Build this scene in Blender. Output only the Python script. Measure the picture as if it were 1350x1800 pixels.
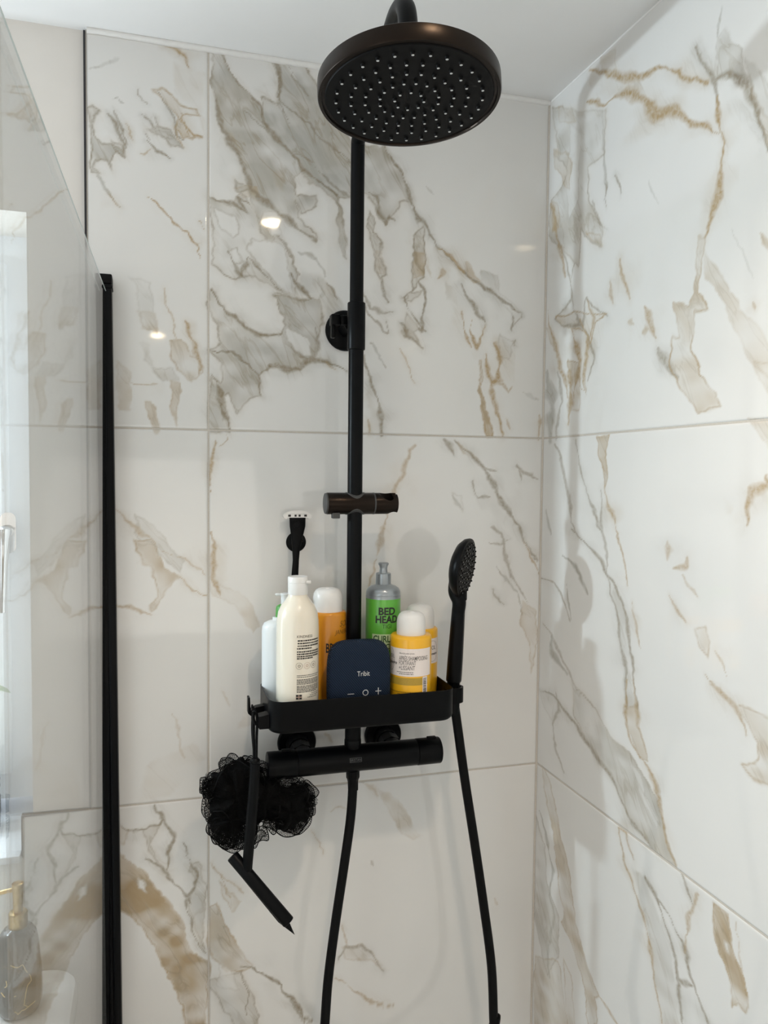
import bpy, bmesh, math, random
import numpy as np
from mathutils import Vector, Matrix

for o in list(bpy.data.objects): bpy.data.objects.remove(o, do_unlink=True)
scene = bpy.context.scene
COL = scene.collection
PI = math.pi

# ------------------------------------------------------------------ camera
F_PX = 1387.876
YAW, PITCH, ROLL = .2873, .0485, .0104
CAM = np.array([-.6835, -1.2988, 1.633])
_F = np.array([math.sin(YAW)*math.cos(PITCH), math.cos(YAW)*math.cos(PITCH), -math.sin(PITCH)])
_r = np.cross(_F, [0, 0, 1]); _r /= np.linalg.norm(_r); _u = np.cross(_r, _F)
_R = _r*math.cos(ROLL)+_u*math.sin(ROLL); _U = -_r*math.sin(ROLL)+_u*math.cos(ROLL)
cam = bpy.data.cameras.new('camera'); camo = bpy.data.objects.new('camera', cam); COL.objects.link(camo)
cam.sensor_fit = 'VERTICAL'; cam.sensor_height = 36; cam.lens = 36*F_PX/1800
cam.clip_start = .02
camo.matrix_world = Matrix(((_R[0], _U[0], -_F[0], CAM[0]), (_R[1], _U[1], -_F[1], CAM[1]), (_R[2], _U[2], -_F[2], CAM[2]), (0, 0, 0, 1)))
scene.camera = camo
def _ray(px, py): return _F+_R*(px-675)/F_PX-_U*(py-900)/F_PX
def at(px, py, Y): d = _ray(px, py); return CAM+d*(Y-CAM[1])/d[1]
def atx(px, py, X): d = _ray(px, py); return CAM+d*(X-CAM[0])/d[0]

# ------------------------------------------------------------------ light, world, exposure
scene.view_settings.view_transform = 'Standard'; scene.view_settings.look = 'None'
scene.view_settings.gamma = 1; scene.view_settings.use_curve_mapping = False
scene.view_settings.exposure = -0.36
w = bpy.data.worlds.new('sky'); scene.world = w; w.use_nodes = True
w.node_tree.nodes['Background'].inputs[0].default_value = (.75, .86, 1, 1)
w.node_tree.nodes['Background'].inputs[1].default_value = 1.0
CEIL = 2.297
def area(name, loc, direction, sx, sy, power, color, spread=180):
    l = bpy.data.lights.new(name, 'AREA'); l.shape = 'RECTANGLE'; l.size = sx; l.size_y = sy; l.energy = power; l.color = color
    l.spread = math.radians(spread)
    o = bpy.data.objects.new(name, l); COL.objects.link(o); o.location = loc
    o.rotation_euler = Vector(direction).to_track_quat('-Z', 'Z').to_euler()
    return o
# fill lights added inside the closed room: cool from the left, warm from behind
area('fill_from_left', (-2.3, -1.7, 1.5), (1, .35, .22), 1.5, 1.6, 17, (.80, .91, 1))
area('fill_from_rear', (-.9, -3.3, 1.5), (0, 1, .5), 1.6, 1.6, 13, (1, .95, .89))
# small bare light added in the window recess to cast the right-wall shadows
area('added_side_light', (-1.68, .004, 1.77), (1, -.06, .1), .03, .05, 12, (.76, .90, 1))

# ------------------------------------------------------------------ helpers
def P(*a): return Vector(a)
def link(name, me, mat=None, parent=None, smooth=None):
    o = bpy.data.objects.new(name, me); COL.objects.link(o)
    if mat is not None: me.materials.append(mat)
    if smooth is not None:
        me.shade_smooth(); me.set_sharp_from_angle(angle=math.radians(smooth))
    if parent is not None:
        o.parent = parent
        bw = Matrix.Identity(4); q = parent
        while q is not None:
            bw = Matrix.Translation(q.location) @ bw; q = q.parent if q.matrix_parent_inverse == Matrix.Identity(4) else None
        o.matrix_parent_inverse = world_mat(parent).inverted()
    return o
def world_mat(o):
    m = Matrix.LocRotScale(o.location, o.rotation_euler, o.scale)
    if o.parent is None: return m
    return world_mat(o.parent) @ o.matrix_parent_inverse @ m
def mk(name, vf, mat, parent=None, smooth=40):
    me = bpy.data.meshes.new(name); me.from_pydata([tuple(v) for v in vf[0]], [], vf[1]); me.update()
    bm = bmesh.new(); bm.from_mesh(me); bmesh.ops.recalc_face_normals(bm, faces=bm.faces); bm.to_mesh(me); bm.free()
    return link(name, me, mat, parent, smooth)
def thing(name, label, cat, loc, group=None):
    o = bpy.data.objects.new(name, None); COL.objects.link(o); o.location = loc; o.empty_display_size = .02
    o['label'] = label; o['category'] = cat
    if group: o['group'] = group
    return o
def tag(o, label, cat, group=None):
    o['label'] = label; o['category'] = cat
    if group: o['group'] = group
    return o
def struct(o): o['kind'] = 'structure'; return o
def join(*vfs):
    V = []; Fc = []
    for v, f in vfs:
        n = len(V); V += [tuple(a) for a in v]; Fc += [[i+n for i in g] for g in f]
    return V, Fc
def xf(vf, M): return [M @ Vector(v) for v in vf[0]], vf[1]
def frame_from_z(z, loc=(0, 0, 0), xhint=(1, 0, 0)):
    z = Vector(z).normalized(); x = Vector(xhint); x = (x-z*x.dot(z)).normalized(); y = z.cross(x)
    return Matrix(((x.x, y.x, z.x, loc[0]), (x.y, y.y, z.y, loc[1]), (x.z, y.z, z.z, loc[2]), (0, 0, 0, 1)))
def lathe(prof, seg=48, M=None, sx=1, sy=1, cap=True):
    V = []; Fc = []; n = len(prof)
    for r, z in prof:
        for k in range(seg):
            a = 2*PI*k/seg; V.append(Vector((r*sx*math.cos(a), r*sy*math.sin(a), z)))
    for i in range(n-1):
        for k in range(seg):
            k2 = (k+1) % seg; Fc.append([i*seg+k, i*seg+k2, (i+1)*seg+k2, (i+1)*seg+k])
    if cap:
        if prof[0][0] > 1e-6: Fc.append([k for k in range(seg)][::-1])
        if prof[-1][0] > 1e-6: Fc.append([(n-1)*seg+k for k in range(seg)])
    if M is not None: V = [M @ v for v in V]
    return V, Fc
def cyl(a, b, r, r2=None, seg=32, bev=0.0):
    a = Vector(a); b = Vector(b); r2 = r if r2 is None else r2; L = (b-a).length
    pr = [(r, 0), (r2, L)] if not bev else [(r-bev, 0), (r-bev*.3, bev*.3), (r, bev), (r2, L-bev), (r2-bev*.3, L-bev*.3), (r2-bev, L)]
    return lathe(pr, seg, frame_from_z(b-a, a, (1, 0, .013) if abs((b-a).normalized().x) < .9 else (0, 1, 0)))
def box(x0, x1, y0, y1, z0, z1, bev=0.0, seg=2):
    bm = bmesh.new(); bmesh.ops.create_cube(bm, size=1)
    bmesh.ops.transform(bm, matrix=Matrix.Translation(((x0+x1)/2, (y0+y1)/2, (z0+z1)/2)) @ Matrix.Diagonal((abs(x1-x0), abs(y1-y0), abs(z1-z0), 1)), verts=bm.verts)
    if bev: bmesh.ops.bevel(bm, geom=bm.edges[:], offset=bev, segments=seg, affect='EDGES', profile=.5)
    bm.verts.index_update()
    r = ([v.co.copy() for v in bm.verts], [[v.index for v in f.verts] for f in bm.faces]); bm.free(); return r
def spline(pts, n=10):
    pts = [Vector(p) for p in pts]; q = [pts[0]*2-pts[1]]+pts+[pts[-1]*2-pts[-2]]; out = []
    for i in range(1, len(q)-2):
        for k in range(n):
            t = k/n; a, b, c, d = q[i-1], q[i], q[i+1], q[i+2]
            out.append(.5*((2*b)+(c-a)*t+(2*a-5*b+4*c-d)*t*t+(3*b-a-3*c+d)*t**3))
    out.append(pts[-1]); return out
def tube(path, r, seg=20, rfun=None, ex=1.0):
    path = [Vector(p) for p in path]; n = len(path); V = []; Fc = []
    t0 = (path[1]-path[0]).normalized(); x = t0.orthogonal().normalized()
    for i, p in enumerate(path):
        t = (path[min(i+1, n-1)]-path[max(i-1, 0)]).normalized(); x = (x-t*x.dot(t)).normalized(); y = t.cross(x)
        rr = r if rfun is None else rfun(i/(n-1))
        for k in range(seg):
            a = 2*PI*k/seg; V.append(p+x*rr*math.cos(a)+y*rr*ex*math.sin(a))
    for i in range(n-1):
        for k in range(seg):
            k2 = (k+1) % seg; Fc.append([i*seg+k, i*seg+k2, (i+1)*seg+k2, (i+1)*seg+k])
    Fc.append(list(range(seg))[::-1]); Fc.append([(n-1)*seg+k for k in range(seg)])
    return V, Fc
def prism(poly, axis, a, b):
    """poly in the two remaining axes, extruded along axis from a to b"""
    def pt(u, v, t): return {'x': (t, u, v), 'y': (u, t, v), 'z': (u, v, t)}[axis]
    n = len(poly); V = [pt(u, v, a) for u, v in poly]+[pt(u, v, b) for u, v in poly]
    Fc = [list(range(n))[::-1], [n+i for i in range(n)]]+[[i, (i+1) % n, n+(i+1) % n, n+i] for i in range(n)]
    return V, Fc
def rrect(x0, x1, y0, y1, r, n=8):
    out = []
    for cx, cy, a0 in ((x1-r, y1-r, 0), (x0+r, y1-r, 90), (x0+r, y0+r, 180), (x1-r, y0+r, 270)):
        for k in range(n+1):
            a = math.radians(a0+90*k/n); out.append((cx+r*math.cos(a), cy+r*math.sin(a)))
    return out
def boolean(o, cutter_vf):
    """cut a shape out of the mesh of o for good; nothing is left behind in the scene"""
    c = mk('cutter', cutter_vf, None, None, None)
    m = o.modifiers.new('cut', 'BOOLEAN'); m.operation = 'DIFFERENCE'; m.object = c; m.solver = 'EXACT'
    bpy.context.view_layer.update(); dg = bpy.context.evaluated_depsgraph_get()
    me = bpy.data.meshes.new_from_object(o.evaluated_get(dg)); o.modifiers.clear(); o.data = me
    bpy.data.objects.remove(c, do_unlink=True)
    me.shade_smooth(); me.set_sharp_from_angle(angle=math.radians(35))

# ------------------------------------------------------------------ materials
def principled(name, col, rough=.5, metal=0., spec=.5, coat=0., **kw):
    m = bpy.data.materials.new(name); m.use_nodes = True; nt = m.node_tree; b = nt.nodes['Principled BSDF']
    b.inputs['Base Color'].default_value = (*col, 1); b.inputs['Roughness'].default_value = rough
    b.inputs['Metallic'].default_value = metal; b.inputs['Specular IOR Level'].default_value = spec
    b.inputs['Coat Weight'].default_value = coat
    for k, v in kw.items(): b.inputs[k].default_value = v
    return m
def texture(m, scale=60, amount=.12, bump=.0, detail=4, rough_amp=.0):
    """fine procedural variation of colour, gloss and relief"""
    nt = m.node_tree; b = nt.nodes['Principled BSDF']; n = nt.nodes.new('ShaderNodeTexNoise'); tc = nt.nodes.new('ShaderNodeNewGeometry')
    nt.links.new(tc.outputs['Position'], n.inputs['Vector']); n.inputs['Scale'].default_value = scale; n.inputs['Detail'].default_value = detail
    c = b.inputs['Base Color'].default_value[:3]
    r = nt.nodes.new('ShaderNodeMix'); r.data_type = 'RGBA'
    r.inputs[6].default_value = (*[max(0, x*(1-amount)) for x in c], 1); r.inputs[7].default_value = (*[x*(1+amount) for x in c], 1)
    nt.links.new(n.outputs['Fac'], r.inputs[0]); nt.links.new(r.outputs[2], b.inputs['Base Color'])
    if rough_amp:
        q = nt.nodes.new('ShaderNodeMapRange'); r0 = b.inputs['Roughness'].default_value
        q.inputs['To Min'].default_value = r0-rough_amp; q.inputs['To Max'].default_value = r0+rough_amp
        nt.links.new(n.outputs['Fac'], q.inputs['Value']); nt.links.new(q.outputs[0], b.inputs['Roughness'])
    if bump:
        bp = nt.nodes.new('ShaderNodeBump'); bp.inputs['Strength'].default_value = bump; bp.inputs['Distance'].default_value = .001
        nt.links.new(n.outputs['Fac'], bp.inputs['Height']); nt.links.new(bp.outputs[0], b.inputs['Normal'])
    return m
M = {}
M['black'] = texture(principled('matt_black_metal', (.0022, .0024, .0028), .36, 0, .11), 300, .2, .05, rough_amp=.05)
M['black_soft'] = texture(principled('black_rubber', (.0028, .0028, .0030), .5, 0, .12), 400, .2, .05)
M['black_bronze'] = texture(principled('black_lacquer_over_brass', (.0045, .004, .0038), .30, 0, .22), 300, .2, .03)
M['black_bronze'].node_tree.nodes['Principled BSDF'].inputs['Specular Tint'].default_value = (1, .72, .55, 1)
M['grey_ring'] = texture(principled('grey_plastic', (.05, .05, .049), .5), 300, .1)
M['plaster'] = texture(principled('white_plaster', (.78, .745, .70), .7), 30, .02, .05)
M['ceiling'] = texture(principled('white_ceiling_paint', (.80, .79, .775), .75), 25, .015, .05)
M['caulk'] = texture(principled('white_sealant', (.82, .81, .79), .45), 120, .05, .4)
M['grout'] = texture(principled('beige_grout', (.58, .535, .475), .85), 500, .12, .2)
M['floor'] = texture(principled('pale_floor', (.74, .71, .67), .4), 12, .1)
M['trim_black'] = texture(principled('black_edge_trim', (.012, .01, .014), .4), 200, .2)
M['trim_grey'] = texture(principled('grey_edge_trim', (.16, .145, .135), .35, .6), 200, .2)
M['upvc'] = texture(principled('white_upvc', (.86, .89, .93), .3), 60, .02)
M['chrome'] = texture(principled('chrome', (.75, .76, .78), .12, 1), 100, .05)
M['white_plastic'] = texture(principled('white_plastic', (.80, .79, .77), .35, 0, .5, coat=.2), 60, .015)
M['cool_white'] = texture(principled('white_bottle_plastic', (.80, .84, .86), .3, 0, .5, coat=.3), 60, .015)
M['cream'] = texture(principled('cream_bottle_plastic', (.80, .74, .625), .28, 0, .5, coat=.4), 40, .015)
M['cream'].node_tree.nodes['Principled BSDF'].inputs['Subsurface Weight'].default_value = .15
M['cream'].node_tree.nodes['Principled BSDF'].inputs['Subsurface Radius'].default_value = (.01, .008, .006)
M['orange'] = texture(principled('orange_plastic', (.66, .26, .012), .32, 0, .5, coat=.2), 40, .03)
M['yellow'] = texture(principled('yellow_plastic', (.86, .45, .012), .3, 0, .5, coat=.25), 40, .03)
M['green'] = texture(principled('green_plastic', (.115, .43, .045), .3, 0, .5, coat=.3), 40, .03)
M['green_cap'] = texture(principled('green_collar_plastic', (.09, .36, .07), .4), 40, .05)
M['silver'] = texture(principled('silver_grey_plastic', (.33, .36, .38), .3, .55), 150, .05)
M['label'] = texture(principled('label_paper', (.80, .72, .68), .45), 200, .02)
M['gold_band'] = texture(principled('gold_printed_band', (.42, .27, .03), .5), 1800, .45, detail=6)
M['ink'] = texture(principled('black_ink', (.02, .018, .016), .5), 600, .2)
M['ink_grey'] = texture(principled('grey_ink', (.12, .11, .10), .55), 600, .2)
M['ink_pink'] = texture(principled('pink_ink', (.55, .38, .30), .55), 600, .1)
M['ink_brown'] = texture(principled('brown_ink', (.16, .075, .01), .55), 600, .1)
M['ink_green'] = texture(principled('dark_green_ink', (.018, .09, .012), .55), 600, .1)
M['ink_pale'] = texture(principled('pale_green_ink', (.55, .68, .40), .5), 600, .05)
M['print_white'] = texture(principled('silver_white_print', (.62, .62, .60), .4), 600, .05)
M['logo_grey'] = texture(principled('grey_engraving', (.10, .10, .10), .5), 600, .2)
M['gold'] = texture(principled('brushed_gold', (.66, .50, .27), .3, 1), 200, .1)
M['grey_stone'] = texture(principled('grey_glazed_stone', (.13, .125, .118), .22, coat=.3), 25, .3)
M['stone_gold'] = texture(principled('gold_inlay', (.80, .62, .33), .35, .6), 200, .1)
M['ceramic'] = texture(principled('white_ceramic', (.85, .84, .82), .12, coat=.4), 20, .01)
M['dark_glass'] = texture(principled('dark_jar_glass', (.05, .05, .045), .1, coat=.6), 30, .4)
M['leaf'] = texture(principled('pale_leaf', (.45, .55, .42), .5), 80, .2)
M['blade'] = texture(principled('razor_white_plastic', (.80, .78, .75), .35), 80, .02)
M['cupboard'] = texture(principled('painted_wood', (.62, .60, .57), .5), 20, .03)

def fabric():
    m = principled('navy_speaker_fabric', (.006, .022, .075), .75, 0, .3); nt = m.node_tree; b = nt.nodes['Principled BSDF']
    g = nt.nodes.new('ShaderNodeNewGeometry'); mp = nt.nodes.new('ShaderNodeMapping'); mp.vector_type = 'POINT'
    mp.inputs['Rotation'].default_value = (0, math.radians(40), 0)
    nt.links.new(g.outputs['Position'], mp.inputs['Vector'])
    ch = []
    for ax in 'XZ':
        wv = nt.nodes.new('ShaderNodeTexWave'); wv.wave_type = 'BANDS'; wv.bands_direction = ax; wv.inputs['Scale'].default_value = 115 if ax == 'X' else 145
        wv.inputs['Distortion'].default_value = .3; nt.links.new(mp.outputs[0], wv.inputs['Vector']); ch.append(wv)
    mu = nt.nodes.new('ShaderNodeMath'); mu.operation = 'MULTIPLY'
    nt.links.new(ch[0].outputs['Fac'], mu.inputs[0]); nt.links.new(ch[1].outputs['Fac'], mu.inputs[1])
    cr = nt.nodes.new('ShaderNodeValToRGB'); cr.color_ramp.elements[0].color = (.0010, .0040, .012, 1); cr.color_ramp.elements[1].color = (.006, .029, .072, 1)
    cr.color_ramp.elements[0].position = .1; cr.color_ramp.elements[1].position = .6
    nt.links.new(mu.outputs[0], cr.inputs[0]); nt.links.new(cr.outputs[0], b.inputs['Base Color'])
    bp = nt.nodes.new('ShaderNodeBump'); bp.inputs['Strength'].default_value = .6; bp.inputs['Distance'].default_value = .0008
    nt.links.new(mu.outputs[0], bp.inputs['Height']); nt.links.new(bp.outputs[0], b.inputs['Normal'])
    return m
M['fabric'] = fabric()

def glass_mat(name, tint=(.985, .995, .99)):
    m = bpy.data.materials.new(name); m.use_nodes = True; nt = m.node_tree
    nt.nodes.remove(nt.nodes['Principled BSDF']); out = nt.nodes['Material Output']
    tr = nt.nodes.new('ShaderNodeBsdfTransparent'); tr.inputs[0].default_value = (*tint, 1)
    gl = nt.nodes.new('ShaderNodeBsdfGlossy'); gl.inputs['Roughness'].default_value = .012
    fr = nt.nodes.new('ShaderNodeFresnel'); g = nt.nodes.new('ShaderNodeNewGeometry')
    mr = nt.nodes.new('ShaderNodeMapRange'); mr.inputs['To Min'].default_value = 1.5; mr.inputs['To Max'].default_value = 1/1.5
    nt.links.new(g.outputs['Backfacing'], mr.inputs['Value']); nt.links.new(mr.outputs[0], fr.inputs['IOR'])
    mx = nt.nodes.new('ShaderNodeMixShader'); nt.links.new(fr.outputs[0], mx.inputs[0]); nt.links.new(tr.outputs[0], mx.inputs[1]); nt.links.new(gl.outputs[0], mx.inputs[2])
    nt.links.new(mx.outputs[0], out.inputs[0]); return m
M['glass'] = glass_mat('clear_shower_glass')
M['glass_edge'] = principled('glass_edge', (.42, .47, .45), .3)

def lit_mat(name, col, s):
    m = bpy.data.materials.new(name); m.use_nodes = True; nt = m.node_tree
    nt.nodes.remove(nt.nodes['Principled BSDF']); e = nt.nodes.new('ShaderNodeEmission'); e.inputs[1].default_value = s
    n = nt.nodes.new('ShaderNodeTexNoise'); n.inputs['Scale'].default_value = 2.5; mx = nt.nodes.new('ShaderNodeMix'); mx.data_type = 'RGBA'
    g = nt.nodes.new('ShaderNodeNewGeometry'); nt.links.new(g.outputs['Position'], n.inputs['Vector'])
    mx.inputs[6].default_value = (*[c*.93 for c in col], 1); mx.inputs[7].default_value = (*col, 1)
    nt.links.new(n.outputs['Fac'], mx.inputs[0]); nt.links.new(mx.outputs[2], e.inputs[0])
    nt.links.new(e.outputs[0], nt.nodes['Material Output'].inputs[0]); return m
M['daylit'] = lit_mat('daylit_frosted_pane', (.86, .95, 1), 8.0)
M['lamp'] = lit_mat('warm_lamp_lens', (1, .80, .52), 110)

def net_mat():
    m = bpy.data.materials.new('black_nylon_net'); m.use_nodes = True; nt = m.node_tree
    b = nt.nodes['Principled BSDF']; out = nt.nodes['Material Output']
    b.inputs['Base Color'].default_value = (.0025, .0025, .0025, 1); b.inputs['Roughness'].default_value = .55; b.inputs['Specular IOR Level'].default_value = .06
    uv = nt.nodes.new('ShaderNodeUVMap'); vo = nt.nodes.new('ShaderNodeTexVoronoi'); vo.feature = 'DISTANCE_TO_EDGE'; vo.inputs['Scale'].default_value = 1.0
    vo.inputs['Randomness'].default_value = .35
    nt.links.new(uv.outputs[0], vo.inputs['Vector'])
    lt = nt.nodes.new('ShaderNodeMath'); lt.operation = 'LESS_THAN'; lt.inputs[1].default_value = .15
    nt.links.new(vo.outputs['Distance'], lt.inputs[0])
    tr = nt.nodes.new('ShaderNodeBsdfTransparent'); mx = nt.nodes.new('ShaderNodeMixShader')
    nt.links.new(lt.outputs[0], mx.inputs[0]); nt.links.new(tr.outputs[0], mx.inputs[1]); nt.links.new(b.outputs[0], mx.inputs[2]); nt.links.new(mx.outputs[0], out.inputs[0])
    return m
M['net'] = net_mat()

def marble():
    m = bpy.data.materials.new('polished_calacatta_porcelain'); m.use_nodes = True; nt = m.node_tree; b = nt.nodes['Principled BSDF']
    N = nt.nodes.new; L = nt.links.new
    at_ = N('ShaderNodeAttribute'); at_.attribute_name = 'stone'; sep = N('ShaderNodeSeparateColor'); L(at_.outputs['Color'], sep.inputs[0])
    g = N('ShaderNodeNewGeometry')
    sx = N('ShaderNodeSeparateXYZ'); L(g.outputs['Position'], sx.inputs[0])
    def mth(op, a, b_):
        n = N('ShaderNodeMath'); n.operation = op
        for i, v in enumerate((a, b_)):
            if isinstance(v, (int, float)): n.inputs[i].default_value = v
            else: L(v, n.inputs[i])
        return n.outputs[0]
    uu = mth('SUBTRACT', sx.outputs[0], sx.outputs[1]); zz_ = sx.outputs[2]
    along = mth('SUBTRACT', mth('MULTIPLY', uu, .53), mth('MULTIPLY', zz_, .85)); across = mth('ADD', mth('MULTIPLY', uu, .85), mth('MULTIPLY', zz_, .53))
    cb = N('ShaderNodeCombineXYZ'); L(mth('MULTIPLY', along, .28), cb.inputs[0]); L(across, cb.inputs[1])
    def streak(sc, det=6, dist=.6):
        n = N('ShaderNodeTexNoise'); n.inputs['Scale'].default_value = sc; n.inputs['Detail'].default_value = det; n.inputs['Distortion'].default_value = dist
        L(cb.outputs[0], n.inputs['Vector']); return n.outputs['Fac']
    def noise(sc, det=5, dist=0.):
        n = N('ShaderNodeTexNoise'); n.inputs['Scale'].default_value = sc; n.inputs['Detail'].default_value = det; n.inputs['Distortion'].default_value = dist
        L(g.outputs['Position'], n.inputs['Vector']); return n.outputs['Fac']
    def mt(op, a, b_=None, c=None):
        n = N('ShaderNodeMath'); n.operation = op
        for i, v in enumerate((a, b_, c)):
            if v is None: continue
            if isinstance(v, (int, float)): n.inputs[i].default_value = v
            else: L(v, n.inputs[i])
        return n.outputs[0]
    def mixc(f, a, b_):
        n = N('ShaderNodeMix'); n.data_type = 'RGBA'; n.clamp_factor = True
        if isinstance(f, float): n.inputs[0].default_value = f
        else: L(f, n.inputs[0])
        for i, v in ((6, a), (7, b_)):
            if isinstance(v, tuple): n.inputs[i].default_value = (*v, 1)
            else: L(v, n.inputs[i])
        return n.outputs[2]
    n1 = noise(9, 6, .6); n2 = streak(46, 8, .5); n3 = noise(150, 5, .5); n4 = streak(30, 7, .9)
    base = mixc(n1, (.80, .79, .765), (.755, .75, .735))
    mod = mt('MULTIPLY_ADD', n2, 1.3, .35)
    grey = mt('MULTIPLY', sep.outputs[0], mod)
    c = mixc(grey, base, (.43, .42, .38))
    tan = mt('MULTIPLY', sep.outputs[1], mt('MULTIPLY_ADD', n4, 1.1, .45))
    c = mixc(tan, c, (.47, .36, .215))
    c = mixc(mt('MULTIPLY', mt('POWER', sep.outputs[1], 4.0), mt('MULTIPLY_ADD', n2, 1.4, .1)), c, (.34, .225, .105))
    ridge = mt('SUBTRACT', 1.0, mt('MULTIPLY', mt('ABSOLUTE', mt('SUBTRACT', n4, .5)), 26)); ridge = mt('MAXIMUM', ridge, 0.0)
    fill = mt('ADD', sep.outputs[0], sep.outputs[1])
    c = mixc(mt('MULTIPLY', mt('MULTIPLY', ridge, fill), .55), c, (.33, .27, .18))
    rag = mt('MULTIPLY_ADD', n3, 1.5, .2)
    c = mixc(mt('MULTIPLY', sep.outputs[2], rag), c, (.225, .195, .14))
    c = mixc(mt('MULTIPLY', at_.outputs['Alpha'], rag), c, (.44, .315, .165))
    L(c, b.inputs['Base Color'])
    b.inputs['Roughness'].default_value = .045; b.inputs['IOR'].default_value = 1.6
    return m
M['marble'] = marble()

# ------------------------------------------------------------------ marble figure: what is printed on every tile
def vnoise(u, v, seed):
    iu = np.floor(u).astype(np.int64); iv = np.floor(v).astype(np.int64); fu = u-iu; fv = v-iv
    fu = fu*fu*(3-2*fu); fv = fv*fv*(3-2*fv)
    def h(a, b):
        x = (a*374761393+b*668265263+seed*1442695041) & 0xffffffff
        x = ((x ^ (x >> 13))*1274126177) & 0xffffffff
        return ((x ^ (x >> 16)) & 0xffff)/65535.
    return (h(iu, iv)*(1-fu)+h(iu+1, iv)*fu)*(1-fv)+(h(iu, iv+1)*(1-fu)+h(iu+1, iv+1)*fu)*fv-.5
Z4 = (2.57, 360, 80); Z5 = (3.397, 640, 250); Z6 = (2.25, 360, 740); Z7 = (1.776, 200, 1350); Z8 = (2.465, 140, 30)
R1 = (2.572, 850, 0); R2 = (2.7, 850, 650); R3 = (2.7, 850, 1200); PX = (1, 0, 0)
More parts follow.
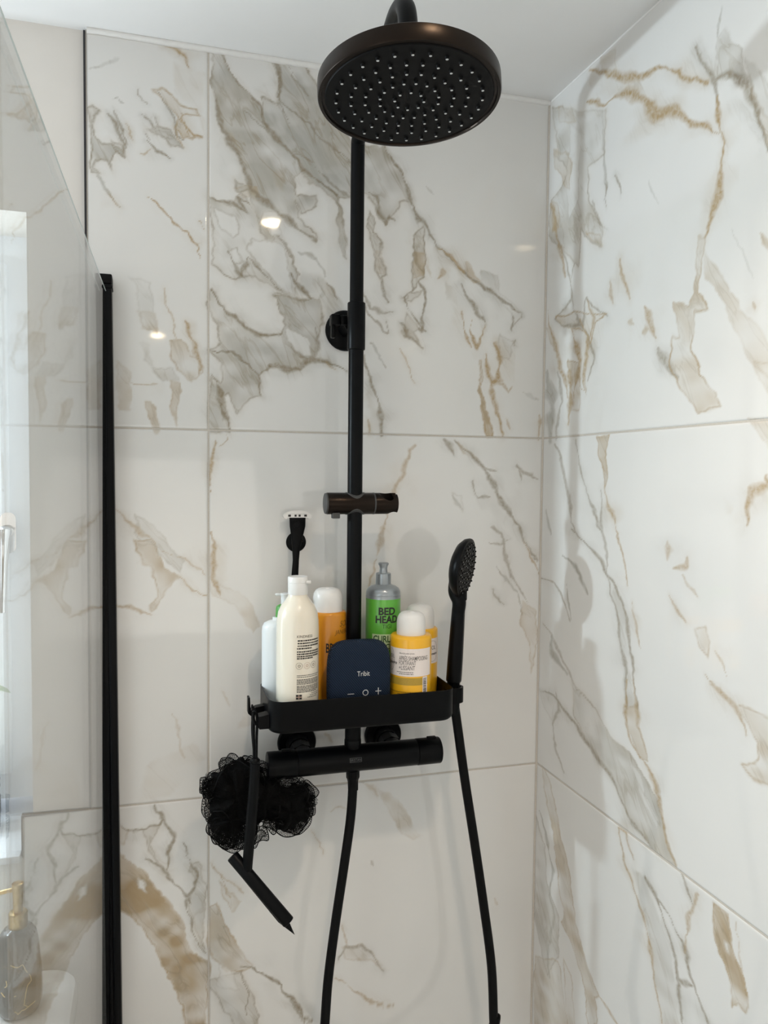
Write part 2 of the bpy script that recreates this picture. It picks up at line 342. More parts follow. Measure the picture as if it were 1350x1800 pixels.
# each figure: frame, then strokes (colour, width, strength, points) and clouds (colour, strength, rim, outline)
BACK = [
 (Z8, [
  ('p','g',.75,.7,[(34,400),(60,395),(90,410),(60,430),(45,470),(50,520),(90,560),(130,555),(190,580),(205,615),(165,585),(140,625),(148,670),(115,625),(60,620),(50,650),(80,685),(34,670)]),
  ('p','t',.6,.7,[(330,320),(370,300),(420,330),(450,370),(505,400),(530,430),(470,425),(450,450),(470,510),(510,525),(440,520),(415,480),(440,440),(400,390),(350,335)]),
  ('p','t',.16,0,[(400,200),(540,230),(540,520),(500,400),(430,320)]),
  ('v','t',5,.8,[(345,100),(400,130),(450,175),(467,212)]),('v','d',3,.8,[(350,320),(395,400),(420,460),(410,510),(440,525)]),
  ('v','t',4,.9,[(455,420),(460,470),(490,510),(530,525)]),('p','g',.7,.7,[(300,480),(350,470),(390,490),(410,530),(440,555),(390,550),(350,510)]),
  ('v','d',3.5,.9,[(310,535),(345,575),(385,605)]),('v','d',2.5,.7,[(265,425),(300,450),(330,480)]),('v','d',2,.6,[(270,320),(265,345),(285,378)]),
  ('v','t',2,.6,[(205,460),(235,525)]),('v','d',4,.8,[(120,420),(155,460),(175,520),(205,610)]),('v','g',3,.6,[(140,370),(170,360),(190,380)]),
  ('v','g',4,.35,[(40,240),(100,215),(160,195)]),('v','t',2.5,.9,[(290,785),(345,830),(400,865),(470,915),(500,975),(518,1040)]),('v','t',2.5,.7,[(510,880),(530,920)]),
  ('v','g',4,.6,[(70,690),(130,770),(165,815)]),('v','t',4,.6,[(130,770),(165,815)]),
  ('p','g',.45,.15,[(225,1115),(290,1150),(320,1300),(325,1390),(265,1340),(250,1230)]),('p','t',.5,.2,[(255,1270),(325,1290),(325,1385),(265,1345)]),
  ('p','g',.4,.1,[(275,1420),(300,1440),(315,1530),(285,1490)]),
  ('p','t',.5,.5,[(395,1400),(440,1390),(480,1470),(520,1480),(530,1560),(470,1590),(420,1540),(400,1480)]),
  ('v','t',5,.8,[(460,1310),(485,1370),(500,1440),(520,1490),(515,1560)]),('v','t',3,.5,[(360,1170),(375,1250),(405,1330),(420,1400)]),
  ('p','g',.35,.2,[(310,1530),(400,1530),(420,1590),(350,1590)]),('p','t',.5,.5,[(385,1590),(430,1600),(440,1700),(435,1770),(400,1690)]),
  ('p','t',.5,.4,[(290,1680),(330,1690),(370,1790),(345,1795),(310,1740)]),('p','t',.4,.2,[(165,1470),(210,1530),(225,1600),(220,1700),(170,1690),(150,1560)]),
  ('v','t',4,.5,[(230,1595),(290,1610),(330,1610)]),('v','d',3,.7,[(165,450),(185,480),(200,560)]),('v','d',2.5,.6,[(150,400),(155,430),(175,470)]),('p','g',.5,.6,[(130,545),(180,555),(190,600),(160,590)]),
  ('v','d',2,.6,[(300,500),(330,540)]),('v','d',2,.5,[(320,430),(345,470)]),('v','t',2,.6,[(270,595),(300,590),(330,575)]),('p','d',.6,.4,[(330,480),(380,500),(400,530),(360,520)]),('v','t',3,.7,[(410,465),(415,520),(440,555)]),
 ]),
 (Z4, [
  ('p','g',.85,.6,[(18,20),(60,18),(130,130),(230,268),(250,265),(240,215),(320,262),(330,180),(285,65),(300,60),(470,95),(560,260),(660,440),(660,690),(600,690),(630,830),(645,970),(610,900),(590,700),(500,640),(420,585),(405,600),(425,660),(500,680),(510,720),(440,760),(420,690),(430,770),(520,850),(510,890),(400,780),(330,740),(260,745),(250,790),(290,850),(310,870),(270,890),(220,740),(190,650),(130,650),(140,600),(185,630),(150,500),(100,430),(75,400),(50,260),(18,180)]),
  ('v','d',5,.9,[(75,30),(150,160),(240,270),(300,380),(380,490),(430,570),(500,620),(590,670)]),('v','d',4,.7,[(330,180),(340,250),(420,320),(520,420),(650,520)]),
  ('v','d',3,.6,[(170,290),(240,350),(290,380)]),('v','d',3,.6,[(370,80),(420,170),(480,230)]),('v','d',3,.6,[(370,490),(460,530),(560,620),(640,690)]),
  ('v','d',6,.9,[(300,60),(330,120),(345,200),(330,250)]),('v','d',6,.8,[(45,250),(80,390),(150,500),(200,640),(300,720),(400,790),(510,885)]),
  ('v','d',3,.7,[(240,215),(330,260),(390,370)]),('p','t',.5,.1,[(60,280),(110,400),(180,490),(150,480),(100,420),(60,340)]),
  ('p','t',.6,.4,[(130,630),(220,620),(240,680),(170,690)]),('p','t',.4,.1,[(290,560),(360,570),(350,640),(310,620)]),
  ('p','g',.55,.6,[(18,690),(120,740),(160,650),(210,730),(260,800),(370,900),(430,1040),(400,1160),(330,1120),(210,1050),(150,1070),(40,1000),(30,900),(18,860)]),
  ('p','w',.9,.3,[(40,740),(150,790),(170,850),(140,880),(60,830)]),('p','w',.95,.3,[(220,870),(300,880),(360,900),(380,1000),(400,1150),(340,1110),(240,1000),(200,930)]),
  ('p','w',.9,.4,[(110,940),(160,920),(190,990),(150,1010)]),('p','w',.8,.2,[(270,760),(340,760),(350,860),(290,850)]),
  ('v','d',5,.9,[(20,690),(70,710),(125,725),(190,765),(180,745),(150,690),(200,720)]),('v','d',4,.8,[(110,940),(180,1050),(200,960),(250,1040),(340,1120)]),
  ('v','d',5,.9,[(390,1030),(430,1100),(480,1160)]),('v','d',3,.6,[(330,860),(380,900),(400,980),(435,1040)]),('v','g',4,.5,[(430,920),(520,970),(560,1050)]),
  ('p','g',.75,.6,[(40,1100),(60,1120),(130,1230),(200,1290),(260,1310),(350,1310),(370,1280),(300,1140),(440,1160),(520,1160),(540,1250),(500,1400),(430,1480),(380,1470),(330,1450),(270,1470),(245,1500),(265,1590),(190,1610),(130,1660),(100,1580),(80,1600),(110,1745),(20,1745),(20,1510),(60,1540),(75,1440),(20,1380),(70,1340),(60,1250),(25,1180)]),
  ('p','w',.8,.3,[(380,1290),(480,1330),(490,1400),(440,1410),(370,1340)]),('p','g',.3,0,[(440,1000),(560,1060),(640,1180),(640,1240),(520,1240),(430,1120)]),
  ('v','d',5,.95,[(45,1110),(110,1210),(180,1280),(250,1305),(350,1310)]),('v','d',4,.9,[(20,1380),(110,1390),(190,1460),(245,1490),(268,1590)]),
  ('v','d',5,.9,[(25,1500),(70,1580),(80,1660),(110,1740)]),('v','d',4,.9,[(250,1480),(300,1455),(430,1478),(500,1410),(560,1415),(650,1465)]),
  ('v','d',3,.7,[(400,1380),(480,1425)]),('v','d',3,.6,[(510,1270),(520,1350),(500,1410)]),('v','d',3,.7,[(300,1130),(340,1140),(430,1165),(490,1165)]),
  ('v','d',3,.7,[(570,1080),(610,1160)]),('v','g',4,.5,[(520,1060),(540,1130),(500,1180)]),('v','t',2.5,.6,[(560,1415),(600,1470)]),
 ]),
 (Z5, [
  ('p','g',.8,.6,[(-60,0),(5,40),(120,55),(200,160),(250,290),(290,380),(220,375),(200,420),(160,460),(130,495),(60,400),(40,350),(5,320),(-60,300)]),
  ('v','d',4,.8,[(5,300),(60,320),(80,420),(130,495),(150,455),(185,465)]),('v','d',5,.85,[(120,55),(210,170),(260,300),(300,420),(370,520),(430,630),(480,680),(530,740),(590,775)]),
  ('v','d',4,.9,[(590,775),(700,850),(790,910),(880,1000),(930,1020)]),
  ('p','g',.65,.7,[(15,400),(60,450),(55,540),(110,600),(100,680),(145,790),(110,820),(75,780),(80,700),(40,590),(20,500)]),('p','t',.6,.3,[(75,650),(110,660),(130,790),(85,790)]),
  ('v','d',3,.7,[(115,810),(135,880),(155,965)]),('p','g',.6,.7,[(310,540),(350,520),(360,600),(350,700),(350,800),(310,830),(270,880),(275,700),(285,600)]),('p','t',.7,.4,[(280,640),(350,650),(350,790),(280,800)]),
  ('v','d',4,.9,[(310,830),(350,900),(365,1000),(350,1120),(330,1100)]),('v','d',3.5,.9,[(270,870),(225,930),(290,1020),(370,1125)]),('v','d',4,.85,[(220,1080),(300,1180),(360,1230)]),
  ('p','g',.5,.5,[(250,890),(330,880),(280,950),(240,950)]),('p','g',.5,.6,[(260,1020),(330,1110),(300,1130),(350,1220),(290,1170),(225,1110)]),
  ('p','t',.3,.1,[(345,560),(370,700),(400,800),(350,720)]),('v','t',7,.8,[(435,640),(500,690),(550,750),(590,775)]),('p','t',.6,.5,[(600,720),(640,740),(690,830),(650,835),(610,780)]),
  ('p','g',.45,.2,[(700,760),(800,800),(820,900),(930,1020),(870,1100),(860,1040),(800,920),(700,840)]),('v','d',3,.8,[(870,1040),(875,1130)]),('v','d',3,.7,[(930,1020),(880,1090)]),
  ('v','t',5,.7,[(455,760),(465,790),(440,810)]),('p','g',.3,.1,[(490,840),(540,880),(570,980),(500,940)]),
  ('v','d',5,.8,[(575,850),(610,930),(640,970),(700,1060),(710,1120)]),('v','t',4,.9,[(710,1120),(670,1235),(625,1140),(650,1080)]),('v','t',4,.8,[(585,1020),(590,1130),(630,1235)]),
  ('v','t',8,.85,[(725,1270),(745,1380),(770,1420),(805,1400),(815,1280),(795,1220)]),('v','t',4,.6,[(770,1420),(830,1430),(860,1490),(885,1450)]),
  ('p','t',.8,.7,[(685,1300),(700,1300),(700,1460),(730,1600),(755,1768),(715,1768),(705,1600),(685,1480)]),('v','t',6,.8,[(750,1400),(770,1500),(785,1640),(810,1760)]),
  ('p','g',.35,.2,[(810,1160),(905,1210),(870,1300),(820,1280)]),('v','d',3,.7,[(900,1200),(905,1230)]),
  ('v','d',5,.85,[(5,1290),(40,1440),(80,1560),(100,1680),(120,1755)]),('p','g',.4,0,[(0,1300),(60,1500),(110,1750),(20,1750)]),('v','t',4,.7,[(10,1650),(40,1755)]),
  ('v','d',3,.6,[(5,900),(60,1000),(130,1030),(180,1030)]),('v','d',3,.7,[(15,960),(60,1060),(110,1130),(150,1130),(130,1080)]),('v','g',4,.6,[(40,1200),(130,1365)]),
  ('v','t',2,.6,[(220,1235),(250,1300),(290,1400),(320,1450)]),('v','t',4,.6,[(1040,1640),(1030,1770)]),('v','t',4,.6,[(820,1640),(850,1700)]),('v','g',4,.4,[(940,1500),(1000,1520),(1050,1550)]),
  ('v','g',2,.3,[(360,270),(410,320)]),
 ]),
 (Z6, [
  ('v','t',3,.8,[(45,50),(35,120),(30,200),(35,290)]),('v','t',2,.6,[(85,50),(60,100)]),('v','t',4,.8,[(30,440),(25,530),(40,640),(60,700)]),
  ('p','t',.35,.2,[(22,550),(50,640),(130,680),(180,730),(220,800),(200,840),(120,740),(22,700)]),('v','t',5,.6,[(830,90),(790,190),(740,330),(700,450),(660,600),(640,700)]),
  ('v','d',6,.7,[(945,78),(990,140)]),('v','d',5,.75,[(985,78),(1040,120),(1100,190),(1160,280),(1200,370),(1250,460),(1310,550)]),('v','d',5,.7,[(1100,190),(1150,200)]),
  ('p','t',.5,.4,[(1000,80),(1080,150),(1060,150),(1020,130)]),('v','d',4,.6,[(1060,240),(1090,310),(1130,300)]),('v','g',4,.6,[(980,280),(1020,350)]),
  ('p','g',.3,.2,[(980,270),(1020,290),(1025,360),(990,320)]),('v','d',4,.6,[(1230,170),(1260,200),(1290,210),(1310,230)]),('v','d',3,.6,[(1235,190),(1250,230)]),
  ('v','t',4,.8,[(1260,480),(1300,560),(1315,600)]),('v','d',4,.6,[(1130,400),(1180,460),(1190,530),(1210,600),(1240,680),(1270,720)]),('v','d',3,.6,[(1150,660),(1190,730)]),
  ('p','t',.35,.5,[(1250,720),(1310,740),(1320,850),(1300,1000),(1270,850)]),('v','d',3,.5,[(1130,480),(1170,490),(1200,470)]),('v','g',3,.6,[(1160,560),(1200,640),(1260,760)]),
  ('v','t',4,.4,[(470,1240),(500,1270)]),('v','t',5,.25,[(60,1080),(100,1130)]),('p','t',.18,0,[(160,1120),(260,1080),(220,1180),(120,1220)]),
 ]),
 (PX, [
  ('v','t',3,.6,[(205,900),(240,930),(262,950)]),('p','t',.65,.6,[(238,950),(262,950),(275,975),(285,1000),(318,1018),(290,1040),(262,1078),(257,1065),(275,1040),(262,1000),(245,985)]),
  ('p','g',.3,.3,[(240,905),(285,945),(330,990),(320,1010),(280,980),(240,940)]),('v','t',3,.7,[(318,1018),(340,1040),(362,1045)]),('v','t',3,.7,[(205,1065),(230,1070),(262,1085)]),
  ('v','t',2,.5,[(280,970),(330,985),(362,1010)]),('p','t',.16,0,[(260,1340),(340,1300),(362,1330),(300,1400),(240,1412)]),('v','t',3,.3,[(300,1250),(330,1330)]),
 ]),
 (Z7, [
  ('p','t',.85,.7,[(0,240),(20,255),(60,290),(100,330),(150,400),(200,470),(235,560),(293,600),(293,830),(225,830),(215,740),(165,650),(120,560),(90,500),(40,470),(0,420)]),
  ('p','g',.5,0,[(180,560),(293,640),(293,760),(240,720),(190,640)]),
  ('p','w',.95,.3,[(75,345),(100,350),(105,385),(85,375)]),('v','d',4,.8,[(120,115),(150,160),(185,210),(175,270),(165,330)]),('v','d',4,.8,[(10,150),(45,190),(100,195),(140,185),(150,165)]),
  ('p','g',.5,.5,[(90,195),(140,190),(115,240),(130,290),(175,340),(165,340),(110,270)]),('v','d',4,.8,[(100,290),(150,310),(210,390),(240,430)]),
  ('v','d',4,.8,[(215,230),(240,280),(260,330),(245,380),(220,420),(250,520),(290,570)]),('p','g',.5,.6,[(240,300),(270,290),(290,400),(285,480),(290,560),(250,490),(230,430),(250,370)]),
  ('p','t',.6,.3,[(0,150),(50,190),(30,230),(0,220)]),
  ('p','t',.45,.6,[(301,440),(330,430),(360,490),(390,560),(430,620),(410,640),(350,640),(320,600),(301,590)]),('p','g',.5,0,[(301,440),(330,430),(360,490),(390,560),(430,620),(410,640),(350,640),(320,600),(301,590)]),
  ('v','d',4.5,.9,[(400,625),(460,635),(510,660),(545,710),(590,770),(620,799)]),('p','g',.55,.5,[(301,660),(400,640),(420,680),(440,740),(450,830),(380,790),(330,720),(301,690)]),
  ('p','w',.7,.2,[(320,600),(370,640),(400,700),(330,690)]),
  ('v','d',4,.8,[(400,640),(420,700),(410,760)]),('p','t',.3,.4,[(330,350),(360,380),(410,410),(380,440),(350,410)]),('v','t',3,.6,[(320,310),(370,400)]),('v','t',3,.5,[(305,300),(340,340),(410,385)]),
  ('p','t',.38,.15,[(830,75),(870,90),(920,150),(960,215),(940,230),(880,200),(850,130)]),('v','t',5,.35,[(770,40),(830,90)]),
  ('v','d',3,.6,[(700,610),(720,560),(760,565),(800,595),(840,635)]),('p','t',.3,.3,[(710,560),(760,560),(800,590),(840,630),(800,610),(720,600)]),
  ('v','t',3,.6,[(690,665),(740,700),(800,730),(880,740)]),('v','d',4,.4,[(812,285),(818,300)]),('v','t',2,.5,[(710,500),(725,560)]),('v','t',3,.4,[(610,190),(650,270)]),
  ('v','t',2,.4,[(680,130),(700,120),(740,130)]),('v','d',4,.7,[(560,740),(600,799)]),('v','t',3,.3,[(1180,410),(1200,430)]),
 ]),
]
RIGHT = [
 (R1, [
  ('v','t',7,.85,[(480,320),(600,345),(700,360),(790,305),(900,345),(1010,360)]),('v','t',9,.85,[(470,470),(550,480),(600,435),(650,430),(720,460),(790,495),(850,480),(920,550),(1000,590),(1070,615)]),
  ('p','t',.3,0,[(480,330),(700,360),(740,460),(600,430),(480,470)]),('p','t',.5,.3,[(520,260),(590,230),(600,330),(540,330)]),
  ('v','g',4,.5,[(1085,10),(1070,160)]),('v','d',5,.7,[(970,220),(1030,340),(1050,420),(1065,480)]),('v','t',8,.85,[(1060,450),(1070,560),(1085,700),(1075,860),(1030,980),(1000,1080)]),
  ('p','g',.5,.3,[(1070,170),(1100,130),(1180,250),(1190,360),(1100,370),(1050,350)]),('v','d',7,.8,[(1040,360),(1110,325),(1180,390),(1230,500),(1260,600),(1300,660)]),
  ('p','t',.4,.3,[(1200,400),(1250,500),(1320,600),(1320,690),(1240,560)]),('p','g',.4,.2,[(1190,250),(1200,400),(1230,500),(1300,560),(1300,430)]),
  ('p','t',.5,.7,[(965,1090),(1000,1080),(995,1130),(980,1250),(975,1330),(1010,1370),(1020,1410),(950,1420),(940,1560),(1000,1700),(1060,1850),(960,1850),(870,1700),(840,1640),(850,1520),(880,1530),(865,1370),(930,1390),(960,1330)]),
  ('p','t',.35,.2,[(1000,1130),(1080,1250),(1150,1400),(1250,1500),(1300,1650),(1300,1850),(1200,1650),(1140,1500),(1060,1330),(1000,1230)]),('p','t',.5,.3,[(1245,1050),(1300,1100),(1300,1150),(1250,1100)]),
  ('p','g',.5,.5,[(310,480),(400,490),(440,520),(560,500),(550,700),(480,740),(470,900),(540,1000),(540,1110),(490,1100),(450,1040),(430,1200),(350,1120),(300,1050),(310,900),(380,780),(340,700)]),
  ('p','w',.7,.2,[(400,560),(440,620),(430,900),(390,1000),(370,800)]),
  ('p','t',.5,.5,[(335,480),(400,495),(425,560),(385,570),(345,550)]),('p','t',.5,.5,[(318,680),(370,690),(400,740),(390,850),(350,800),(322,760)]),('p','t',.6,.4,[(312,900),(335,920),(350,1020),(315,1040)]),
  ('p','t',.4,.5,[(470,1050),(530,1060),(545,1110),(490,1090)]),('p','t',.5,.7,[(330,1430),(420,1400),(500,1420),(560,1430),(500,1470),(480,1560),(440,1500),(370,1490)]),('v','d',4,.6,[(410,1180),(390,1290),(420,1400),(440,1480),(500,1600),(470,1720)]),
  ('v','t',5,.7,[(480,1360),(500,1440),(470,1560)]),('v','g',5,.6,[(540,500),(550,700),(545,900)]),('p','t',.5,.6,[(290,1480),(320,1500),(330,1600),(300,1560)]),('p','t',.6,.6,[(375,1620),(430,1640),(440,1850),(390,1850)]),
  ('v','d',5,.6,[(350,1100),(380,1200),(400,1350),(330,1440),(370,1480),(450,1480),(470,1350),(560,1440)]),('v','t',9,.7,[(310,920),(330,1020),(350,1120),(370,1250)]),
  ('v','t',9,.7,[(290,1400),(320,1560),(360,1700),(380,1799)]),('v','t',6,.7,[(440,1450),(470,1560),(450,1700),(460,1799)]),('v','t',9,.8,[(400,1500),(430,1620),(410,1799)]),
  ('v','d',3,.7,[(590,800),(625,865)]),('v','d',3,.6,[(540,830),(555,930)]),('v','d',5,.5,[(490,900),(520,980),(560,1040)]),('v','t',9,.7,[(615,1180),(640,1280),(670,1370)]),
  ('v','t',4,.5,[(575,1280),(590,1390)]),('v','t',7,.7,[(735,1400),(760,1470),(785,1530)]),('v','d',8,.6,[(790,1580),(830,1640),(880,1700)]),('v','t',6,.5,[(720,1500),(750,1490)]),('v','t',6,.5,[(655,1475),(680,1475)]),
  ('v','g',2,.4,[(750,810),(795,930)]),('v','t',3,.5,[(1215,1370),(1230,1410)]),('v','g',2,.3,[(1120,1030),(1220,1260)]),
 ]),
 (R2, [
  ('p','t',.3,.3,[(1260,-20),(1370,-20),(1370,90)]),
  ('v','g',20,.7,[(300,0),(330,200),(320,330)]),('v','d',8,.5,[(350,0),(370,150),(350,320)]),('v','t',16,.7,[(400,0),(415,120),(410,250)]),('v','t',5,.6,[(450,0),(465,100),(485,110),(480,20)]),
  ('p','t',.6,.7,[(545,315),(605,315),(585,420),(590,510),(575,580),(570,480),(555,400)]),('v','t',4,.7,[(575,580),(590,650),(625,700),(650,830),(675,930),(680,1030)]),
  ('v','d',4,.5,[(555,580),(560,700),(575,760),(580,850),(580,900),(585,960)]),('v','d',3.5,.6,[(440,340),(465,470),(485,560),(510,650),(550,720),(570,750)]),
  ('v','d',5,.7,[(425,770),(480,810),(530,870),(570,940),(620,1030),(660,1120),(680,1200),(690,1350),(720,1480),(740,1620)]),('v','d',5,.6,[(580,960),(600,1060),(635,1180),(645,1300),(680,1450),(685,1620)]),
  ('p','g',.4,0,[(590,980),(660,1120),(690,1350),(740,1620),(680,1620),(640,1250),(610,1080)]),('v','t',3,.5,[(700,1110),(720,1200),(740,1320)]),
  ('v','d',5,.55,[(345,350),(380,450),(410,640),(420,730),(450,790)]),('v','d',5,.6,[(275,975),(340,1000),(380,1080),(415,1200)]),('v','g',6,.7,[(400,1000),(410,1100),(420,1190)]),
  ('v','g',8,.6,[(300,680),(320,790)]),('v','g',7,.7,[(380,880),(440,930),(490,1050)]),('v','d',5,.5,[(280,1190),(320,1250),(390,1400),(440,1520),(530,1600)]),('v','g',8,.7,[(320,1260),(330,1350),(400,1450)]),
  ('v','t',7,.45,[(875,800),(880,900)]),('v','t',5,.6,[(970,900),(965,950),(910,960)]),('v','t',4,.55,[(880,1090),(920,1150),(960,1210)]),('v','t',4,.4,[(960,1000),(1020,1090)]),
  ('p','t',.45,.4,[(1000,1240),(1050,1230),(1080,1310),(1070,1380),(1040,1330)]),('v','t',5,.6,[(1050,1440),(1110,1490),(1180,1560)]),('v','t',6,.4,[(1110,1350),(1160,1450)]),
  ('v','t',6,.7,[(1255,735),(1250,680),(1270,570),(1340,540),(1340,490)]),('p','t',.4,.3,[(1250,240),(1370,235),(1370,400),(1320,310)]),('p','t',.15,0,[(1140,620),(1180,640),(1170,680),(1145,670)]),
 ]),
 (R3, [
  ('v','d',5,.7,[(270,50),(330,60),(350,80),(430,180),(500,290),(560,380),(610,460),(650,560),(700,660),(770,750)]),
  ('p','g',.6,.5,[(420,0),(540,120),(600,240),(690,330),(750,450),(820,560),(870,700),(912,872),(820,812),(760,740),(680,620),(640,530),(560,390),(480,250),(430,150)]),
  ('p','w',.5,.2,[(680,350),(740,450),(760,540),(830,640),(830,700),(740,560)]),('v','t',7,.7,[(690,0),(680,130),(690,250),(740,350),(780,400),(820,520),(850,640),(910,870)]),
  ('v','t',5,.6,[(720,0),(740,180),(770,330)]),('p','t',.45,.4,[(665,150),(740,100),(745,220),(780,370),(740,360),(700,250)]),
  ('p','t',.7,.5,[(1200,80),(1240,80),(1370,170),(1370,480),(1290,450),(1230,400),(1300,370),(1300,280),(1250,200)]),('v','t',5,.6,[(1080,-10),(1130,10),(1200,90),(1240,250)]),
  ('v','d',7,.5,[(340,50),(360,130),(330,200),(350,330),(385,440)]),('p','g',.4,.2,[(270,60),(340,60),(330,180),(290,120)]),
  ('p','t',.6,.6,[(280,410),(310,470),(350,640),(390,820),(420,1000),(440,1150),(500,1350),(550,1480),(530,1500),(540,1640),(500,1640),(470,1400),(400,1200),(360,1130),(380,1080),(350,900),(330,700),(290,520)]),
  ('v','g',7,.7,[(260,600),(290,700),(330,900),(310,1000),(330,1100),(300,1290),(310,1390)]),('p','g',.5,.4,[(240,620),(290,760),(300,950),(350,1100),(350,1300),(300,1380),(240,1120)]),
  ('p','t',.5,.5,[(240,1290),(350,1320),(380,1500),(400,1640),(240,1640)]),('p','t',.4,.5,[(370,1300),(410,1380),(440,1640),(400,1640)]),('v','t',4,.6,[(550,1480),(600,1570),(640,1640)]),
  ('v','t',5,.7,[(640,690),(670,850),(720,1000),(780,1200),(820,1400),(860,1640)]),('v','t',5,.6,[(645,690),(680,710),(690,780),(710,840)]),('v','d',6,.75,[(770,930),(820,1020),(870,1180),(920,1380),(960,1640)]),
  ('v','d',6,.75,[(820,1020),(880,1110),(940,1240),(980,1400),(1080,1640)]),('v','d',8,.7,[(920,1400),(990,1450)]),('p','g',.35,0,[(700,860),(770,930),(880,1250),(930,1500),(950,1640),(860,1640),(780,1200)]),
  ('v','t',6,.6,[(1015,990),(990,1080),(945,1280)]),('v','d',4,.7,[(935,900),(990,1040)]),
  ('p','t',.8,.7,[(1080,1030),(1160,1080),(1180,1280),(1250,1480),(1240,1580),(1200,1530),(1180,1560),(1150,1400),(1100,1230),(1080,1100)]),('p','w',.9,.3,[(1145,1230),(1165,1250),(1160,1300),(1145,1280)]),
  ('v','t',2,.4,[(1200,1120),(1220,1400),(1240,1500)]),
 ]),
]
def to_wall(groups, side):
    out = []
    for (s, ox, oy), feats in groups:
        for ft in feats:
            pts = []
            for X, Y in ft[4]:
                px, py = ox+X/s, oy+Y/s
                q = at(px, py, 0) if side == 'b' else atx(px, py, 0)
                pts.append((q[0] if side == 'b' else q[1], q[2]))
            out.append((ft[0], ft[1], ft[2], ft[3], np.array(pts)))
    return out
WB, WR = to_wall(BACK, 'b'), to_wall(RIGHT, 'r')
def random_figure(seed, u0, u1, v0, v1):
    rg = random.Random(seed); out = []
    for k in range(3):
        u = rg.uniform(u0, u1); v = rg.uniform(v0, v1); L = rg.uniform(.2, .5); wd = rg.uniform(.01, .05)
        a = [(u+t*L*.45+rg.uniform(-.01, .01), v-t*L+rg.uniform(-.01, .01)) for t in (0, .3, .6, 1)]
        b = [(p[0]+wd*rg.uniform(.3, 1), p[1]+rg.uniform(-.01, .02)) for p in a[::-1]]
        out.append(('p', rg.choice('gt'), .5, .5, np.array(a+b)))
    for k in range(5):
        u = rg.uniform(u0, u1); v = rg.uniform(v0, v1); L = rg.uniform(.1, .5)
        out.append(('v', rg.choice('dt'), rg.uniform(2, 5), .7, np.array([(u+t*L*.5+rg.uniform(-.02, .02), v-t*L) for t in (0, .25, .5, .75, 1)])))
    return out
for _i, (_a, _b) in enumerate(((1.72, 2.28), (1.12, 1.68), (.52, 1.08))): WR += random_figure(70+_i, -1.18, -.80, _a, _b)
def paint(us, vs, feats, sq=1.):
    U, V = np.meshgrid(us, vs, indexing='ij'); A = np.zeros((4,)+U.shape)
    wu = U.copy(); wv = V.copy()
    NU = U*sq
    for fq, am, sd in ((22, .012, 1), (60, .0060, 5), (150, .0034, 9), (330, .0013, 13)):
        wu += am*vnoise(NU*fq, V*fq, sd); wv += am*vnoise(NU*fq, V*fq, sd+2)
    ds = .00095
    for kind, c, a, b, pts in feats:
        m = .03
        iu = np.where((us > pts[:, 0].min()-m) & (us < pts[:, 0].max()+m))[0]; iv = np.where((vs > pts[:, 1].min()-m) & (vs < pts[:, 1].max()+m))[0]
        if len(iu) < 2 or len(iv) < 2: continue
        sl = (slice(iu[0], iu[-1]+1), slice(iv[0], iv[-1]+1)); u = wu[sl]; v = wv[sl]
        n = len(pts); segs = [(pts[i], pts[(i+1) % n]) for i in range(n if kind == 'p' else n-1)]
        d2 = np.full(u.shape, 1e9); tt = np.zeros(u.shape); ins = np.zeros(u.shape, bool)
        for i, (p, q) in enumerate(segs):
            e = q-p; L2 = max(e@e, 1e-12); t = np.clip(((u-p[0])*e[0]+(v-p[1])*e[1])/L2, 0, 1)
            dd = (u-p[0]-t*e[0])**2+(v-p[1]-t*e[1])**2; k = dd < d2; d2 = np.where(k, dd, d2); tt = np.where(k, (i+t)/len(segs), tt)
            if kind == 'p':
                cr = ((p[1] > v) != (q[1] > v)) & (u < (q[0]-p[0])*(v-p[1])/(q[1]-p[1]+1e-12)+p[0]); ins ^= cr
        d = np.sqrt(d2)
        if kind == 'v':
            wd = a*ds*(.45+.75*np.clip(np.sin(PI*np.clip(tt, .04, .96)), 0, 1))*np.clip(.5+1.5*(vnoise(NU[sl]*45, V[sl]*45, 33)+.2), .12, 1.5)
            wd = np.maximum(wd*.8, .0006)
            core = np.clip(1.35-d/wd, 0, 1)*b; halo = np.exp(-(d/(wd*4+.002))**2)*b*.3*np.clip(.5+1.6*vnoise(NU[sl]*28, V[sl]*28, 51), 0, 1)
            if c == 'd': A[2][sl] = np.maximum(A[2][sl], core*.85); A[3][sl] = np.maximum(A[3][sl], core*.2); A[0][sl] = np.maximum(A[0][sl], halo*1.4)
            elif c == 't': A[3][sl] = np.maximum(A[3][sl], core); A[1][sl] = np.maximum(A[1][sl], halo)
            else: A[0][sl] = np.maximum(A[0][sl], np.clip(1.4-d/wd, 0, 1)*b)
        else:
            sd = np.where(ins, d, -d); md = np.clip((.62 if a < .75 else .85)+.9*vnoise(NU[sl]*14, V[sl]*20, 61)+.8*vnoise(NU[sl]*48, V[sl]*60, 62), .12, 1); mask = np.clip(sd/(.004+.010*(1-md))+.4, 0, 1); mask = mask*(1 if c == 'w' else md); rim = np.exp(-((sd-.0006)/.0014)**2)*b*(.35+1.1*np.clip(vnoise(NU[sl]*35, V[sl]*35, 77)+.45, 0, 1))
            if c == 'w': A[:, sl[0], sl[1]] *= (1-mask*a)
            elif c in 'gd': A[0][sl] = np.maximum(A[0][sl], mask*a)
            else: A[1][sl] = np.maximum(A[1][sl], mask*a)
            A[3][sl] = np.maximum(A[3][sl], rim*(.95 if c == 't' else .22)); A[2][sl] = np.maximum(A[2][sl], rim*(.15 if c == 't' else .85))
            if c == 'g': A[1][sl] = np.maximum(A[1][sl], mask*.28*np.clip(vnoise(NU[sl]*18, V[sl]*18, 91)+.25, 0, 1)+.10*np.exp(-(sd/.008)**2)*(b > .4))
    return np.clip(A, 0, 1)
